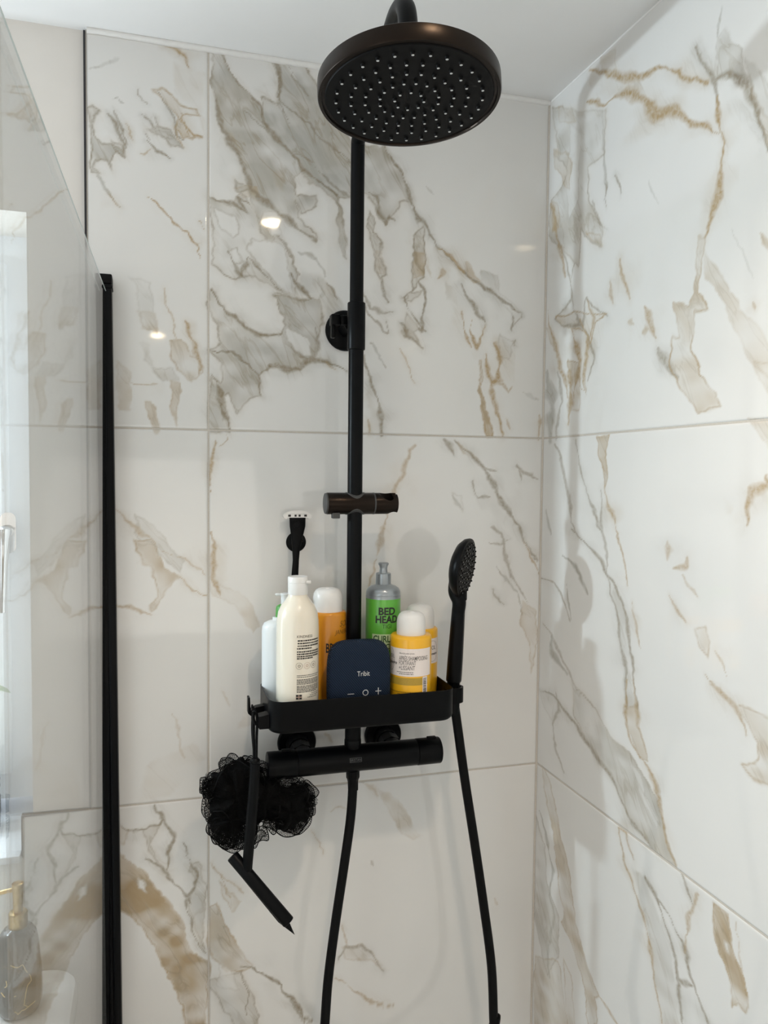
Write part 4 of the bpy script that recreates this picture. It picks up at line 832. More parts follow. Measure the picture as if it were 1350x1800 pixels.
# ------------------------------------------------------------------ bottles
TF = TZ0+.0037        # floor of the tray
def vdir(cx, cy): return math.atan2(CAM[0]-cx, -(CAM[1]-cy))
def prof_px(cpx, y, rows):
    """rows of (half width px, py) -> lathe profile in metres at plane y"""
    out = []
    for hw, py in rows:
        z = at(cpx, py, y)[2]; r = abs(at(cpx+hw, py, y)[0]-at(cpx, py, y)[0]); out.append((r, z))
    return out
def px_scale(cpx, py, y): return abs(at(cpx+50, py, y)[0]-at(cpx-50, py, y)[0])/100*.955
def bottle(name, label, cpx, cy, cat='bottle', group=None):
    x = at(cpx, 1150, cy)[0]; t = thing(name, label, cat, (x, cy, TF), group)
    return t, x, cy
# -- cream bottle in front left
cyb = -.1245; t, bx_, by_ = bottle('lotion_bottle', 'tall cream round-shouldered bottle with white flip cap, front left of the tray', 523, cyb)
k = px_scale(523, 1150, cyb); zz = lambda py: at(523, py, cyb)[2]
R_ = 38.6*k
mk('bottle_body', lathe([(R_*.90, TF), (R_*.985, TF+.003), (R_, TF+.008), (R_, zz(1105)), (R_*.985, zz(1090)), (R_*.92, zz(1075)), (R_*.78, zz(1063)), (R_*.60, zz(1055)), (R_*.47, zz(1048)), (R_*.43, zz(1042)), (R_*.43, zz(1036))], 56, Matrix.Translation((bx_, by_, 0))), M['cream'], t, 50)
cp = mk('flip_cap', lathe([(17.6*k, zz(1044)), (18*k, zz(1043)), (18*k, zz(1024)), (17.6*k, zz(1023.5)), (18.2*k, zz(1023)), (18.2*k, zz(1014.5)), (17.2*k, zz(1013)), (15*k, zz(1013)), (13*k, zz(1014)), (0, zz(1014))], 40, Matrix.Translation((bx_, by_, 0))), M['white_plastic'], t, 35)
mk('thumb_tab', box(bx_+.010, bx_+.0175, by_-.014, by_-.006, zz(1024), zz(1019), .001), M['white_plastic'], cp, 30)
vd = vdir(bx_, by_); cm = cylmap(bx_, by_, R_, vd)
def upx(px, c=523, hw=38.6, r=R_): return r*math.asin(max(-.98, min(.98, (px-c)/hw)))
ub, ue = upx(522), upx(559)
text_part('brand_lettering', 'KINDNESS', cm, ub, upx(549), zz(1114), zz(1109.5), M['ink_grey'], t, 0)
def dashes(rows, seed, h=1.7, z=zz):
    rg = random.Random(seed); out = []
    for py, a, b in rows:
        u = a
        while u < b-.0004:
            wl = rg.uniform(.0010, .0034); u2 = min(u+wl, b); out.append((u, u2, z(py), z(py-h))); u = u2+.0006
    return out
flat_part('small_print', dashes([(1120, ub+.001, ue), (1124.5, ub+.001, ue), (1129, ub+.001, ue), (1133.5, ub, upx(548)), (1139, ub, ue), (1143, ub, ue), (1147, ub, ue), (1150.5, ub, upx(550))], 2, 2.3), cm, M['ink'], t, 2)
flat_part('small_print', dashes([(1179, ub, ue), (1182, ub, upx(558))], 3, 1.2)+dashes([(y, ub, ue if y < 1206 else upx(556)) for y in (1186.5, 1189, 1191.5, 1194, 1197.5, 1200, 1202.5, 1205, 1207.5)], 5, 1.6)+dashes([(1211, upx(548), upx(559)), (1214, upx(545), upx(559)), (1217, upx(541), upx(557))], 7, 1.1), cm, M['ink_grey'], t, 2)
for i, pxc in enumerate((526, 540, 551)):
    uc = upx(pxc); ring_part('round_symbol', uc, zz(1162), 6*k, 6*k, .0004, cm, M['ink_pink'] if i == 1 else M['ink_grey'], t, 24)
    ring_part('round_symbol', uc, zz(1162), 2.4*k, 2.6*k, .0007, cm, M['ink_pink'] if i == 1 else M['ink_grey'], t, 12)
fx0, fx1 = upx(520.5), upx(531)
flat_part('flag_mark', [(fx0, fx1, zz(1219), zz(1211))], cm, M['ink'], t, 4)
flat_part('flag_mark', [(fx0, fx1, zz(1215.6), zz(1214.4)), ((fx0+fx1)/2-.0005, (fx0+fx1)/2+.0005, zz(1219), zz(1211))], cylmap(bx_, by_, R_, vd, .0005), M['ink_pink'], t, 4)

# -- white pump bottle behind, left
cy2 = -.067; cpx = 489; t, bx2, by2 = bottle('pump_bottle', 'white pump bottle with green collar behind the cream bottle', cpx, cy2)
k2 = px_scale(cpx, 1150, cy2); z2 = lambda py: at(cpx, py, cy2)[2]; R2_ = 30*k2
mk('bottle_body', lathe([(R2_*.85, TF), (R2_*.97, TF+.004), (R2_, TF+.01), (R2_, z2(1108)), (R2_*.97, z2(1100)), (R2_*.86, z2(1094)), (R2_*.6, z2(1090.5)), (R2_*.36, z2(1089)), (R2_*.34, z2(1084))], 48, Matrix.Translation((bx2, by2, 0)), sy=.8), M['cool_white'], t, 50)
px_c = bx2+.0075
mk('collar', lathe([(13.4*k2, z2(1091)), (13.8*k2, z2(1089)), (13.4*k2, z2(1070)), (12*k2, z2(1065.5)), (8*k2, z2(1063)), (4*k2, z2(1062))], 32, Matrix.Translation((px_c, by2, 0))), M['green_cap'], t, 40)
pm = mk('pump_head', lathe([(7.4*k2, z2(1066)), (7.2*k2, z2(1062)), (7.5*k2, z2(1052)), (7.3*k2, z2(1048)), (8.5*k2, z2(1046.5)), (9*k2, z2(1044)), (8*k2, z2(1043)), (0, z2(1043))], 28, Matrix.Translation((px_c+.003, by2, 0))), M['cool_white'], t, 40)
mk('pump_spout', tube(spline([(px_c-.002, by2, z2(1045.5)), (px_c-.0075, by2, z2(1044.8)), (px_c-.0105, by2, z2(1045)), (px_c-.0115, by2, z2(1046))], 6), .0020, 12, ex=1), M['cool_white'], pm, 60)
ring_part('label_edge', .0105, z2(1160), .0001, .035, .0001, cylmap(bx2, by2, R2_, vdir(bx2, by2), .0003, .8), M['ink_grey'], t, 12)

# -- orange / yellow rounded bottles
def sol_bottle(name, label, cpx, cy, hw, cap_hw, py_cap_top, py_cap_bot, py_sh, mat, blabel=None):
    t, x, y = bottle(name, label, cpx, cy)
    k = px_scale(cpx, 1150, cy); z = lambda py: at(cpx, py, cy)[2]; R = hw*k; rc = cap_hw*k
    zs = z(py_sh)
    mk('bottle_body', lathe([(R*.72, TF), (R*.84, TF+.0025), (R*.93, TF+.010), (R*.975, TF+.022), (R, TF+.040), (R, zs-.005), (R*.985, zs-.002), (R*.93, zs), (R*.80, zs+.0006), (rc*.97, zs+.0006)], 56, Matrix.Translation((x, y, 0))), mat, t, 50)
    zt, zb = z(py_cap_top), zs+.0008
    H = zt-zb
    cp = mk('dome_cap', lathe([(rc*.985, zb-.003), (rc, zb), (rc, zb+H*.45), (rc*.985, zb+H*.60), (rc*.93, zb+H*.76), (rc*.82, zb+H*.89), (rc*.64, zb+H*.97), (rc*.40, zb+H), (0, zb+H*.985)], 48, Matrix.Translation((x, y, 0))), M['white_plastic'], t, 50)
    mk('thumb_notch', lathe([(0, 0), (.0045, .0002), (.0062, .0008), (.007, 0)], 24, frame_from_z((-.25, -.75, 1), (x-.003, y-rc*.55, zt-.0035)), cap=False), M['white_plastic'], cp, 60)
    return t, x, y, R, k, z
t, x, y, R, k, z = sol_bottle('hair_bottle', 'orange bottle with white domed cap, half hidden behind the pipe', 575.5, -.0705, 33.5, 27, 1033, 1073, 1073.5, M['orange'])
c = 575.5; U = lambda px: R*math.asin(max(-.97, min(.97, (px-c)/33.5))); cm = cylmap(x, y, R, vdir(x, y))
text_part('lettering', 'SOL', cm, U(597), U(597)+.020, z(1097), z(1087), M['ink_brown'], t, 0, .3)
text_part('lettering', 'DE', cm, U(600), U(600)+.006, z(1100), z(1098), M['ink_brown'], t)
text_part('lettering', 'JANEIRO', cm, U(588), U(588)+.033, z(1112), z(1102), M['ink_brown'], t, 0, .3)
text_part('brand_lettering', 'BRAZILIAN', cm, U(573), U(573)+.052, z(1140), z(1124), M['ink'], t, .02)
def sol_label(t, x, y, R, k, z, c, hw, full):
    U = lambda px: R*math.asin(max(-.97, min(.97, (px-c)/hw))); vd = vdir(x, y)
    cm = cylmap(x, y, R, vd, .0003); cm2 = cylmap(x, y, R, vd, .0005)
    return U, cm, cm2
t, x, y, R, k, z = sol_bottle('hair_bottle', 'yellow bottle with white domed cap in front, wide cream label facing out', 722, -.1305, 36, 25.2, 1074.5, 1118, 1114, M['yellow'])
U, cm, cm2 = sol_label(t, x, y, R, k, z, 722, 36, True)
flat_part('paper_label', [(U(687.5), U(755), z(1180.5), z(1133))], cm, M['label'], t, 24)
text_part('lettering', 'BRAZILIAN JOIA', cm2, U(703), U(728.5), z(1143), z(1140), M['ink_grey'], t)
text_part('brand_lettering', 'APRÈS SHAMPOOING', cm2, U(702.5), U(750), z(1153), z(1143.8), M['ink_grey'], t, .004)
text_part('brand_lettering', 'FORTIFIANT', cm2, U(702.5), U(731), z(1161), z(1153.8), M['ink_grey'], t, .004)
text_part('brand_lettering', '+LISSANT', cm2, U(702.5), U(729.5), z(1169.5), z(1162), M['ink_grey'], t, .004)
rg = random.Random(9)
flat_part('small_print', dashes([(1174, U(699), U(727)), (1177, U(703), U(727))], 12, 1.2, z), cm2, M['ink_grey'], t, 2)
ring_part('oval_emblem', U(690), z(1154), 8.5*k, 19*k, .00045, cm2, M['ink_grey'], t, 40, -100, 100)
text_part('emblem_lettering', 'SOL', cm2, U(687.5), U(694.5), z(1151), z(1145), M['ink_grey'], t)
text_part('emblem_lettering', 'Janeiro', cm2, U(687.2), U(699), z(1163), z(1155.5), M['ink'], t, .02, .3)
flat_part('gold_band', [(U(688), U(751), z(1195.5), z(1183))], cm, M['gold_band'], t, 24)
flat_part('barcode_label', [(U(742.5), U(750), z(1214), z(1181.5))], cm2, M['label'], t, 4)
bars = []; py = 1184.
while py < 1211: h = rg.choice((.5, .8, 1.3)); bars.append((U(743.5), U(748.5), z(py+h), z(py))); py += h+rg.choice((.6, .9))
flat_part('barcode', bars, cylmap(x, y, R, vdir(x, y), .0007), M['ink'], t, 2)
flat_part('small_print', dashes([(1208, U(688), U(742)), (1211.5, U(700), U(721)), (1211.5, U(731), U(741))], 14, 1.0, z), cm, M['ink_brown'], t, 2)
t, x, y, R, k, z = sol_bottle('hair_bottle', 'yellow bottle with white domed cap at the back right, behind the other yellow one', 737, -.0735, 31.5, 25, 1062, 1100, 1102, M['yellow'])
U, cm, cm2 = sol_label(t, x, y, R, k, z, 737, 31.5, False)
flat_part('paper_label', [(U(724), U(768.4), z(1160), z(1117))], cm, M['label'], t, 24)
ring_part('oval_emblem', U(759.5), z(1139), U(766.5)-U(759.5), 18*k, .0004, cm2, M['ink_grey'], t)
text_part('emblem_lettering', 'SOL', cm2, U(754.5), U(764), z(1136.5), z(1129.5), M['ink_grey'], t)
text_part('emblem_lettering', 'Janeiro', cm2, U(753), U(766.3), z(1147), z(1141), M['ink'], t, .02, .3)
# -- green bottle
cg = -.0735; t, x, y = bottle('shampoo_bottle', 'green shampoo bottle with silver shoulder and silver pull-up spout', 672.5, cg)
k = px_scale(672.5, 1150, cg); z = lambda py: at(672.5, py, cg)[2]; R = 30.6*k; TM = Matrix.Translation((x, y, 0))
mk('bottle_body', lathe([(R*.92, TF), (R*.99, TF+.003), (R, TF+.008), (R, z(1049))], 56, TM), M['green'], t, 50)
mk('silver_shoulder', lathe([(R*1.004, z(1050)), (R*1.004, z(1046)), (R*.985, z(1044.5)), (R*.995, z(1043)), (R*.97, z(1038)), (R*.88, z(1033)), (R*.70, z(1029.5)), (R*.5, z(1027.5)), (R*.44, z(1026))], 56, TM), M['silver'], t, 30)
mk('collar', lathe([(13.2*k, z(1027.5)), (13.6*k, z(1026)), (13.3*k, z(1008)), (12.4*k, z(1007)), (8.6*k, z(1007)), (8*k, z(1006))], 40, TM), M['silver'], t, 30)
mk('pull_spout', lathe([(7.6*k, z(1008)), (7*k, z(1003)), (6.6*k, z(999)), (7.4*k, z(995)), (9.2*k, z(992)), (9.4*k, z(990)), (8*k, z(988.8)), (0, z(988.5))], 36, TM), M['silver'], t, 30)
U = lambda px: R*math.asin(max(-.97, min(.97, (px-672.5)/30.6))); cm = cylmap(x, y, R, vdir(x, y))
text_part('brand_lettering', 'BED', cm, U(665), U(693), z(1076), z(1063), M['ink'], t, .035)
text_part('brand_lettering', 'HEAD', cm, U(660), U(696.5), z(1090), z(1077), M['ink'], t, .035)
text_part('lettering', 'TIGI', cm, U(671.5), U(687), z(1099), z(1092), M['ink_green'], t)
flat_part('lettering_panel', [(U(654.5), U(699), z(1136), z(1109))], cm, M['ink_pale'], t, 16)
text_part('brand_lettering', 'CURLS', cylmap(x, y, R, vdir(x, y), .0005), U(656.5), U(690), z(1123), z(1111), M['ink_green'], t, .02)
text_part('brand_lettering', 'ROCK', cylmap(x, y, R, vdir(x, y), .0005), U(665), U(690), z(1135), z(1125), M['ink_green'], t, .02)

# ------------------------------------------------------------------ speaker
sy = -.1425; sxl, sxr = at(576, 1180, sy)[0], at(686.5, 1180, sy)[0]; szt = at(640, 1124.5, sy)[2]
t = thing('bluetooth_speaker', 'navy blue fabric-covered rounded square speaker at the front of the tray', 'speaker', ((sxl+sxr)/2, sy+.012, TF))
scx, scz = (sxl+sxr)/2, (szt+TF+.0005)/2; sa, sb = (sxr-sxl)/2, (szt-TF-.0005)/2
def squircle(a, b, n=72, e=4.2):
    out = []
    for k in range(n):
        th = 2*PI*k/n; c, s = math.cos(th), math.sin(th); out.append((a*math.copysign(abs(c)**(2/e), c), b*math.copysign(abs(s)**(2/e), s)))
    return out
V = []; Fc = []; n = 72; lay = [(0, -.0145, .0), (.35, -.0145, 0), (.7, -.0142, 0), (.88, -.0128, 0), (.955, -.0105, 0), (.99, -.006, 0), (1, .0, 0), (.99, .008, 0), (.955, .0135, 0), (.88, .017, 0), (.6, .0185, 0)]
for s, dy, _ in lay[1:]:
    V += [(scx+u*s, sy+.002+dy*.82+.002, scz+v*s) for u, v in squircle(sa, sb)]
m_ = len(lay)-1
for i in range(m_-1):
    for kk in range(n): Fc.append([i*n+kk, i*n+(kk+1) % n, (i+1)*n+(kk+1) % n, (i+1)*n+kk])
Fc.append([kk for kk in range(n)]); Fc.append([(m_-1)*n+kk for kk in range(n)][::-1])
sp = mk('fabric_body', (V, Fc), M['fabric'], t, 60)
fy = sy+.004-.0145*.82-.0003; fm = flatmap(fy)
def sxp(px, py): q = at(px, py, fy); return q[0], q[2]
a = sxp(628, 1189); b = sxp(650, 1179); text_part('logo_lettering', 'Tribit', fm, a[0], b[0], a[1], b[1], M['print_white'], t, .0)
a = sxp(611, 1221); b = sxp(622.5, 1219); flat_part('minus_button', [(a[0], b[0], a[1], b[1]-.0002)], fm, M['print_white'], t, 1)
a = sxp(642.5, 1217.5); ring_part('round_button', a[0], a[1], .0046, .0046, .0011, fm, M['print_white'], t, 28)
a = sxp(665, 1214.5); flat_part('plus_button', [(a[0]-.0046, a[0]+.0046, a[1]-.0006, a[1]+.0006), (a[0]-.0006, a[0]+.0006, a[1]-.0052, a[1]+.0052)], fm, M['print_white'], t, 1)

# ------------------------------------------------------------------ razor and its suction holder
rh = thing('razor_holder', 'small round black suction holder on the wall behind the razor', 'holder', tuple(at(521, 955, -.001)))
q = at(521, 953, -.004)
mk('suction_cup', lathe([(.0168, 0), (.0165, .002), (.013, .005), (.009, .0075), (.008, .012), (0, .0122)], 40, frame_from_z((0, -1, 0), (q[0], -.0004, q[2]))), M['black_soft'], rh)
mk('holder_prongs', join(tube([(q[0]-.008, -.012, q[2]+.004), (q[0]-.008, -.023, q[2]+.004)], .0018, 10), tube([(q[0]+.008, -.012, q[2]+.004), (q[0]+.008, -.023, q[2]+.004)], .0018, 10)), M['black_soft'], rh)
ry = -.022
rz = thing('razor', 'black razor with white guarded head hung head-up above the cream bottle', 'razor', tuple(at(519, 1010, ry)))
pth = [at(523, 909, ry), at(523, 925, ry), at(522, 945, ry), at(520.5, 965, ry), at(520, 985, ry), at(518.5, 1010, ry), at(517, 1050, ry)]
kr = px_scale(520, 950, ry)
path = spline(pth, 6); widths = [15, 14.5, 10.5, 7.2, 5.8, 6.4, 7]
def rw(tt):
    i = min(len(widths)-2, int(tt*(len(widths)-1))); f_ = tt*(len(widths)-1)-i; return widths[i]*(1-f_)+widths[i+1]*f_
V = []; Fc = []; seg = 20
for i, p in enumerate(path):
    tt = i/(len(path)-1); wd = rw(tt)*kr; th = .0045
    for s_ in range(seg):
        a = 2*PI*s_/seg; V.append((p[0]+wd*math.cos(a), p[1]+th*math.sin(a), p[2]+(.0 if i else .0012*abs(math.sin(a)))))
for i in range(len(path)-1):
    for s_ in range(seg): Fc.append([i*seg+s_, i*seg+(s_+1) % seg, (i+1)*seg+(s_+1) % seg, (i+1)*seg+s_])
Fc.append(list(range(seg))); Fc.append([(len(path)-1)*seg+s_ for s_ in range(seg)][::-1])
hd = mk('handle', (V, Fc), M['black_soft'], rz, 50)
q = at(522, 922, ry-.0045); mk('thumb_pad', lathe([(.0062, 0), (.0062, .0006), (.0052, .0006), (.0048, .0001), (0, .0001)], 28, frame_from_z((0, -1, 0), (q[0], ry-.0046, q[2])), cap=False), M['black'], hd)
c0 = at(522.5, 903, ry-.001); W_ = 25.5*kr
bar = []
for k_ in range(21):
    a = -1+k_/10; bar.append((c0[0]+W_*a, c0[2]+.0078*(1-abs(a)**3)-.0024))
poly = bar+[(c0[0]+W_, c0[2]-.0060), (c0[0]+W_*.84, c0[2]-.0085), (c0[0]+W_*.66, c0[2]-.0062), (c0[0]-W_*.66, c0[2]-.0062), (c0[0]-W_*.84, c0[2]-.0085), (c0[0]-W_, c0[2]-.0060)]
rhd = mk('guard_frame', prism(poly, 'y', ry-.006, ry+.004), M['blade'], rz, 40)
for dx, wd in ((-.0135, .0022), (-.0036, .0017), (.0030, .0017), (.0128, .0022)):
    mk('blade_slot', box(c0[0]+dx-wd, c0[0]+dx+wd, ry-.0064, ry-.004, c0[2]-.0046, c0[2]-.0012, .0003), M['ink'], rhd, 30)
mk('guard_ridge', box(c0[0]-W_*.62, c0[0]+W_*.62, ry-.0072, ry-.004, c0[2]-.0002, c0[2]+.0007, .0003), M['blade'], rhd, 30)

# ------------------------------------------------------------------ squeegee
qy = -.140
sq = thing('squeegee', 'black plastic squeegee hanging blade-down from the tray hook in front of the pouf', 'squeegee', tuple(at(447, 1262, qy)))
V3 = lambda px, py, y=qy: Vector(at(px, py, y))
loop = [V3(450.5, 1338), V3(451, 1300), V3(452, 1270), V3(451, 1256, qy), V3(448.5, 1250, qy), V3(446, 1256, qy+.002), V3(446, 1275, qy+.004), V3(446, 1305, qy+.004), V3(447, 1340, qy+.002)]
mk('hanging_loop', tube(spline(loop, 8), .0021, 12), M['black'], sq, 60)
mk('handle_cap', lathe([(.0060, 0), (.0074, .003), (.0074, .0055), (.005, .008)], 24, frame_from_z(V3(449, 1320)-V3(448, 1345), V3(448.3, 1342))), M['black'], sq)
mk('handle', tube(spline([V3(448.3, 1341), V3(446, 1390), V3(441, 1450), V3(435, 1522), V3(437, 1534), V3(452, 1562)], 8), .0075, 10, lambda tt: .0072+.0010*math.sin(PI*min(1, tt*1.3))), M['black'], sq, 30)
hb0, hb1 = V3(408, 1504, -.128), V3(508, 1622, -.172)
mk('cross_bar', cyl(hb0, hb1, .0094, bev=.002, seg=32), M['black'], sq)
bd = (hb1-hb0).normalized(); side = Vector((-.30, .05, -1)); side = (side-bd*side.dot(bd)).normalized()
pa, pb = hb0+bd*.004, hb1+bd*.001
tip = V3(518, 1643, -.172)
V = []
nn = bd.cross(side).normalized()*.0012
for p_, l_ in ((pa, .010), (pb-bd*.012, .012)):
    V += [p_+nn, p_-nn, p_-nn*.3+side*l_, p_+nn*.3+side*l_]
V += [pb+nn, pb-nn, tip-nn*.3, tip+nn*.3]
Fc = [[0, 1, 2, 3]]+[[a+i, a+(i+1) % 4, a+4+(i+1) % 4, a+4+i] for a in (0, 4) for i in range(4)]+[[8, 11, 10, 9]]
mk('rubber_blade', (V, Fc), M['black_soft'], sq, 30)

# ------------------------------------------------------------------ bath pouf
pz = at(447, 1400, -.085); pf = thing('bath_pouf', 'black mesh bath pouf hanging from the left end of the tray', 'bath pouf', tuple(pz))
rg = random.Random(21)
V = []; Fc = []; UV = []
def petal(c, tip, w, ph, turn, cells=34):
    nu, nv = 12, 26; c = Vector(c); tip = Vector(tip); d = tip-c; L = d.length; dn = d.normalized()
    s = dn.cross(Vector((math.cos(turn), .2, math.sin(turn)))).normalized(); nrm = dn.cross(s)
    n0 = len(V); fr = rg.randint(2, 4); am = rg.uniform(.004, .009)
    for i in range(nu):
        u = i/(nu-1); wid = w*math.sqrt(max(0.0, 1-(1-min(1, u/.62))**2))*(1 if u < .62 else math.sqrt(max(0.02, 1-((u-.62)/.40)**2)))
        wid = max(wid, .002)
        for j in range(nv):
            v = -1+2*j/(nv-1)
            p = c+d*(u*(1-.10*v*v*u))+s*v*wid+nrm*(am*u*math.sin(fr*PI*v+ph)+.012*math.sin(PI*u)*(1-v*v)-.012*abs(v)**2*u)
            V.append(tuple(p)); UV.append((u*L/.0020, v*max(wid, w*.5)/.0020))
    for i in range(nu-1):
        for j in range(nv-1): a = n0+i*nv+j; Fc.append([a, a+1, a+nv+1, a+nv])
cen = Vector(at(445, 1398, -.085))
def ruffle(px, py, rpx, y, a0, a1, seed, inner=.35):
    """a gathered ring of net: smooth outer hem, waving in depth"""
    c = Vector(at(px, py, y)); R = rpx*px_scale(px, py, y); nu, nv = 9, 90; n0 = len(V); q = random.Random(seed); k1, k2, p1, p2 = q.randint(3, 5), q.randint(7, 11), q.uniform(0, 6), q.uniform(0, 6)
    for i in range(nu):
        u = i/(nu-1); r0 = inner+(1-inner)*u
        for j in range(nv):
            t_ = j/(nv-1); th = math.radians(a0+(a1-a0)*t_); taper = math.sin(PI*min(1, max(0, t_)))**.25
            f_ = 1+.045*math.sin(k1*th+p1)+.014*math.sin(k2*th+p2)
            rr = R*(inner+(r0-inner)*taper)*f_
            V.append(tuple(c+Vector((rr*math.cos(th), u*(.009*math.sin(k1*th+p2)+.0012*math.sin(k2*th+p1)), rr*math.sin(th)))))
            UV.append((r0*R/.0021, th*R*.8/.0021))
    for i in range(nu-1):
        for j in range(nv-1): a = n0+i*nv+j; Fc.append([a, a+1, a+nv+1, a+nv])
    HEM.append(tube([Vector(V[n0+(nu-1)*nv+j]) for j in range(nv)], .00075, 5))
HEM = []
for q_ in ((417, 1391, 60, 40, 250), (420, 1392, 58, -30, 200), (412, 1446, 52, 150, 375), (410, 1444, 50, 120, 330), (415, 1449, 46, 170, 390), (512, 1426, 46, 170, 400), (510, 1424, 44, 200, 430), (500, 1410, 48, -20, 140), (480, 1402, 44, 180, 360),
           (372, 1384, 22, 60, 300), (374, 1386, 19, 90, 270), (440, 1350, 22, 0, 190), (405, 1352, 26, 20, 200), (470, 1365, 26, 10, 170), (528, 1398, 30, -60, 90), (388, 1420, 34, 120, 260), (447, 1462, 26, 200, 380), (455, 1400, 55, 0, 360), (478, 1440, 22, 180, 360)):
    for r_ in range(2): ruffle(q_[0]+rg.uniform(-2, 2), q_[1]+rg.uniform(-2, 2), q_[2]*(1-.07*r_), -.085+rg.uniform(-.024, .022), q_[3], q_[4], rg.randint(0, 9999))
for tx, ty in ((559, 1409), (552, 1402), (355, 1375), (540, 1380)):
    petal(cen+(Vector(at(tx, ty, -.085))-cen)*.45, Vector(at(tx, ty, -.085)), .020, rg.uniform(0, 6), rg.uniform(-.3, .3))
me = bpy.data.meshes.new('net_ruffles'); me.from_pydata(V, [], Fc); uvl = me.uv_layers.new(name='UVMap'); li = np.zeros(len(me.loops), np.int32); me.loops.foreach_get('vertex_index', li)
uvl.data.foreach_set('uv', np.array(UV, np.float32)[li].ravel())
net = link('net_ruffles', me, M['net'], pf, 180); net['kind'] = 'stuff'
hm = mk('hem_edging', join(*HEM), M['pouf_core'] if 'pouf_core' in M else M['black_soft'], pf, 180); hm['kind'] = 'stuff'
def lump(px, py, rpx, y, seed, squ=1.0):
    c = Vector(at(px, py, y)); r = rpx*px_scale(px, py, y); bm = bmesh.new(); bmesh.ops.create_icosphere(bm, subdivisions=5, radius=1); n = []
    for v in bm.verts:
        d = v.co.normalized(); a = math.atan2(d.z, d.x)
        f_ = 1+.10*math.sin(5*a+seed)+.07*math.sin(9*a+3*d.y+seed*2)+.05*math.sin(14*a-4*d.y)+.05*math.sin(8*d.y+5*d.x+seed)
        v.co = c+Vector((d.x*r*f_, d.y*r*.62*f_, d.z*r*f_*squ))
    bm.verts.index_update(); vf = ([v.co.copy() for v in bm.verts], [[v.index for v in f.verts] for f in bm.faces]); bm.free(); return vf
M['pouf_core'] = texture(principled('gathered_black_net', (.0022, .0022, .0022), .8, 0, .08), 700, .9, 1.0)
core = mk('gathered_core', join(lump(415, 1392, 49, -.088, 1.0, 1.1), lump(404, 1432, 38, -.086, 2.2), lump(460, 1402, 40, -.086, 3.1), lump(507, 1419, 39, -.084, 4.0), lump(520, 1400, 22, -.082, 5.2), lump(424, 1360, 24, -.086, 6.0)), M['pouf_core'], pf, 180)
cord = [Vector(at(448, 1340, -.09)), Vector(at(444, 1300, -.100)), Vector(at(443, 1272, -.106)), Vector((TX0-.0165, -.104, 1.2690)), Vector((TX0-.0168, -.097, 1.2740)), Vector((TX0-.0165, -.088, 1.2690)), Vector(at(444.5, 1300, -.086)), Vector(at(449, 1340, -.085))]
mk('hanging_cord', tube(spline(cord, 8), .0016, 10), M['black_soft'], pf, 60)

# ------------------------------------------------------------------ outside the glass: basin, soap dispenser, jar on the sill
def at_z(px, py, Z): d = _ray(px, py); return CAM+d*(Z-CAM[2])/d[2]
BZ = .86
dq = at_z(33, 1762, BZ+.012); dy = dq[1]
dx_ = at(33, 1700, dy)[0]
dk = px_scale(33, 1650, dy); dz = lambda py: at(33, py, dy)[2]
bs = thing('basin_unit', 'white ceramic basin top on a pale cabinet below the window', 'basin', (dx_-.2, dy-.05, 0))
by0, by1 = dy-.30, -.012; bxr = dx_+.075; bxl = bxr-.55
V = []; Fc = []; rr_ = []
def bring(ins, z, r):
    n0 = len(V); p = rrect(bxl+ins, bxr-ins, by0+ins, by1-ins, r, 8); V.extend([(x, y, z) for x, y in p]); rr_.append((n0, len(p)))
bring(.02, BZ-.14, .03); bring(0, BZ-.03, .05); bring(0, BZ-.006, .05); bring(.004, BZ, .046)
rr2 = []
def bring2(x0, x1, y0, y1, z, r): n0 = len(V); p = rrect(x0, x1, y0, y1, r, 8); V.extend([(x, y, z) for x, y in p]); rr_.append((n0, len(p)))
bring2(bxl+.06, bxr-.14, by0+.05, by1-.12, BZ, .05); bring2(bxl+.07, bxr-.15, by0+.06, by1-.13, BZ-.008, .05); bring2(bxl+.11, bxr-.19, by0+.10, by1-.16, BZ-.10, .04)
for (a, n), (b, _) in zip(rr_, rr_[1:]):
    for k_ in range(n): Fc.append([a+k_, a+(k_+1) % n, b+(k_+1) % n, b+k_])
a, n = rr_[-1]; Fc.append([a+k_ for k_ in range(n)]); a, n = rr_[0]; Fc.append([a+k_ for k_ in range(n)][::-1])
mk('basin', (V, Fc), M['ceramic'], bs, 40)
mk('cabinet', box(bxl+.03, bxr-.03, by0+.03, by1-.01, .002, BZ-.14, .004), M['cupboard'], bs, 30)
mk('door', box(bxl+.035, bxr-.035, by0+.012, by0+.03, .06, BZ-.17, .003), M['cupboard'], bs, 30)
sd = thing('soap_dispenser', 'grey marbled soap dispenser with brass pump seen through the glass', 'soap dispenser', (dx_, dy, BZ))
Rd = 44*dk; TMd = Matrix.Translation((dx_, dy, 0)); zt_ = dz(1655)
dz0 = BZ+.0005; Hd = dz(1628)-dz0
mk('vessel', lathe([(Rd*.72, dz0), (Rd*.88, dz0+Hd*.04), (Rd*.98, dz0+Hd*.14), (Rd, dz0+Hd*.28), (Rd*.97, dz0+Hd*.5), (Rd*.90, dz0+Hd*.7), (Rd*.84, dz0+Hd*.84), (Rd*.76, dz0+Hd*.93), (Rd*.6, dz0+Hd*.985), (Rd*.42, dz0+Hd), (Rd*.38, dz0+Hd+.002)], 56, TMd), M['grey_stone'], sd, 50)
pc = mk('pump_collar', lathe([(17*dk, dz(1632)), (18*dk, dz(1628)), (18*dk, dz(1604)), (16.5*dk, dz(1602)), (6*dk, dz(1601))], 36, TMd), M['gold'], sd, 30)
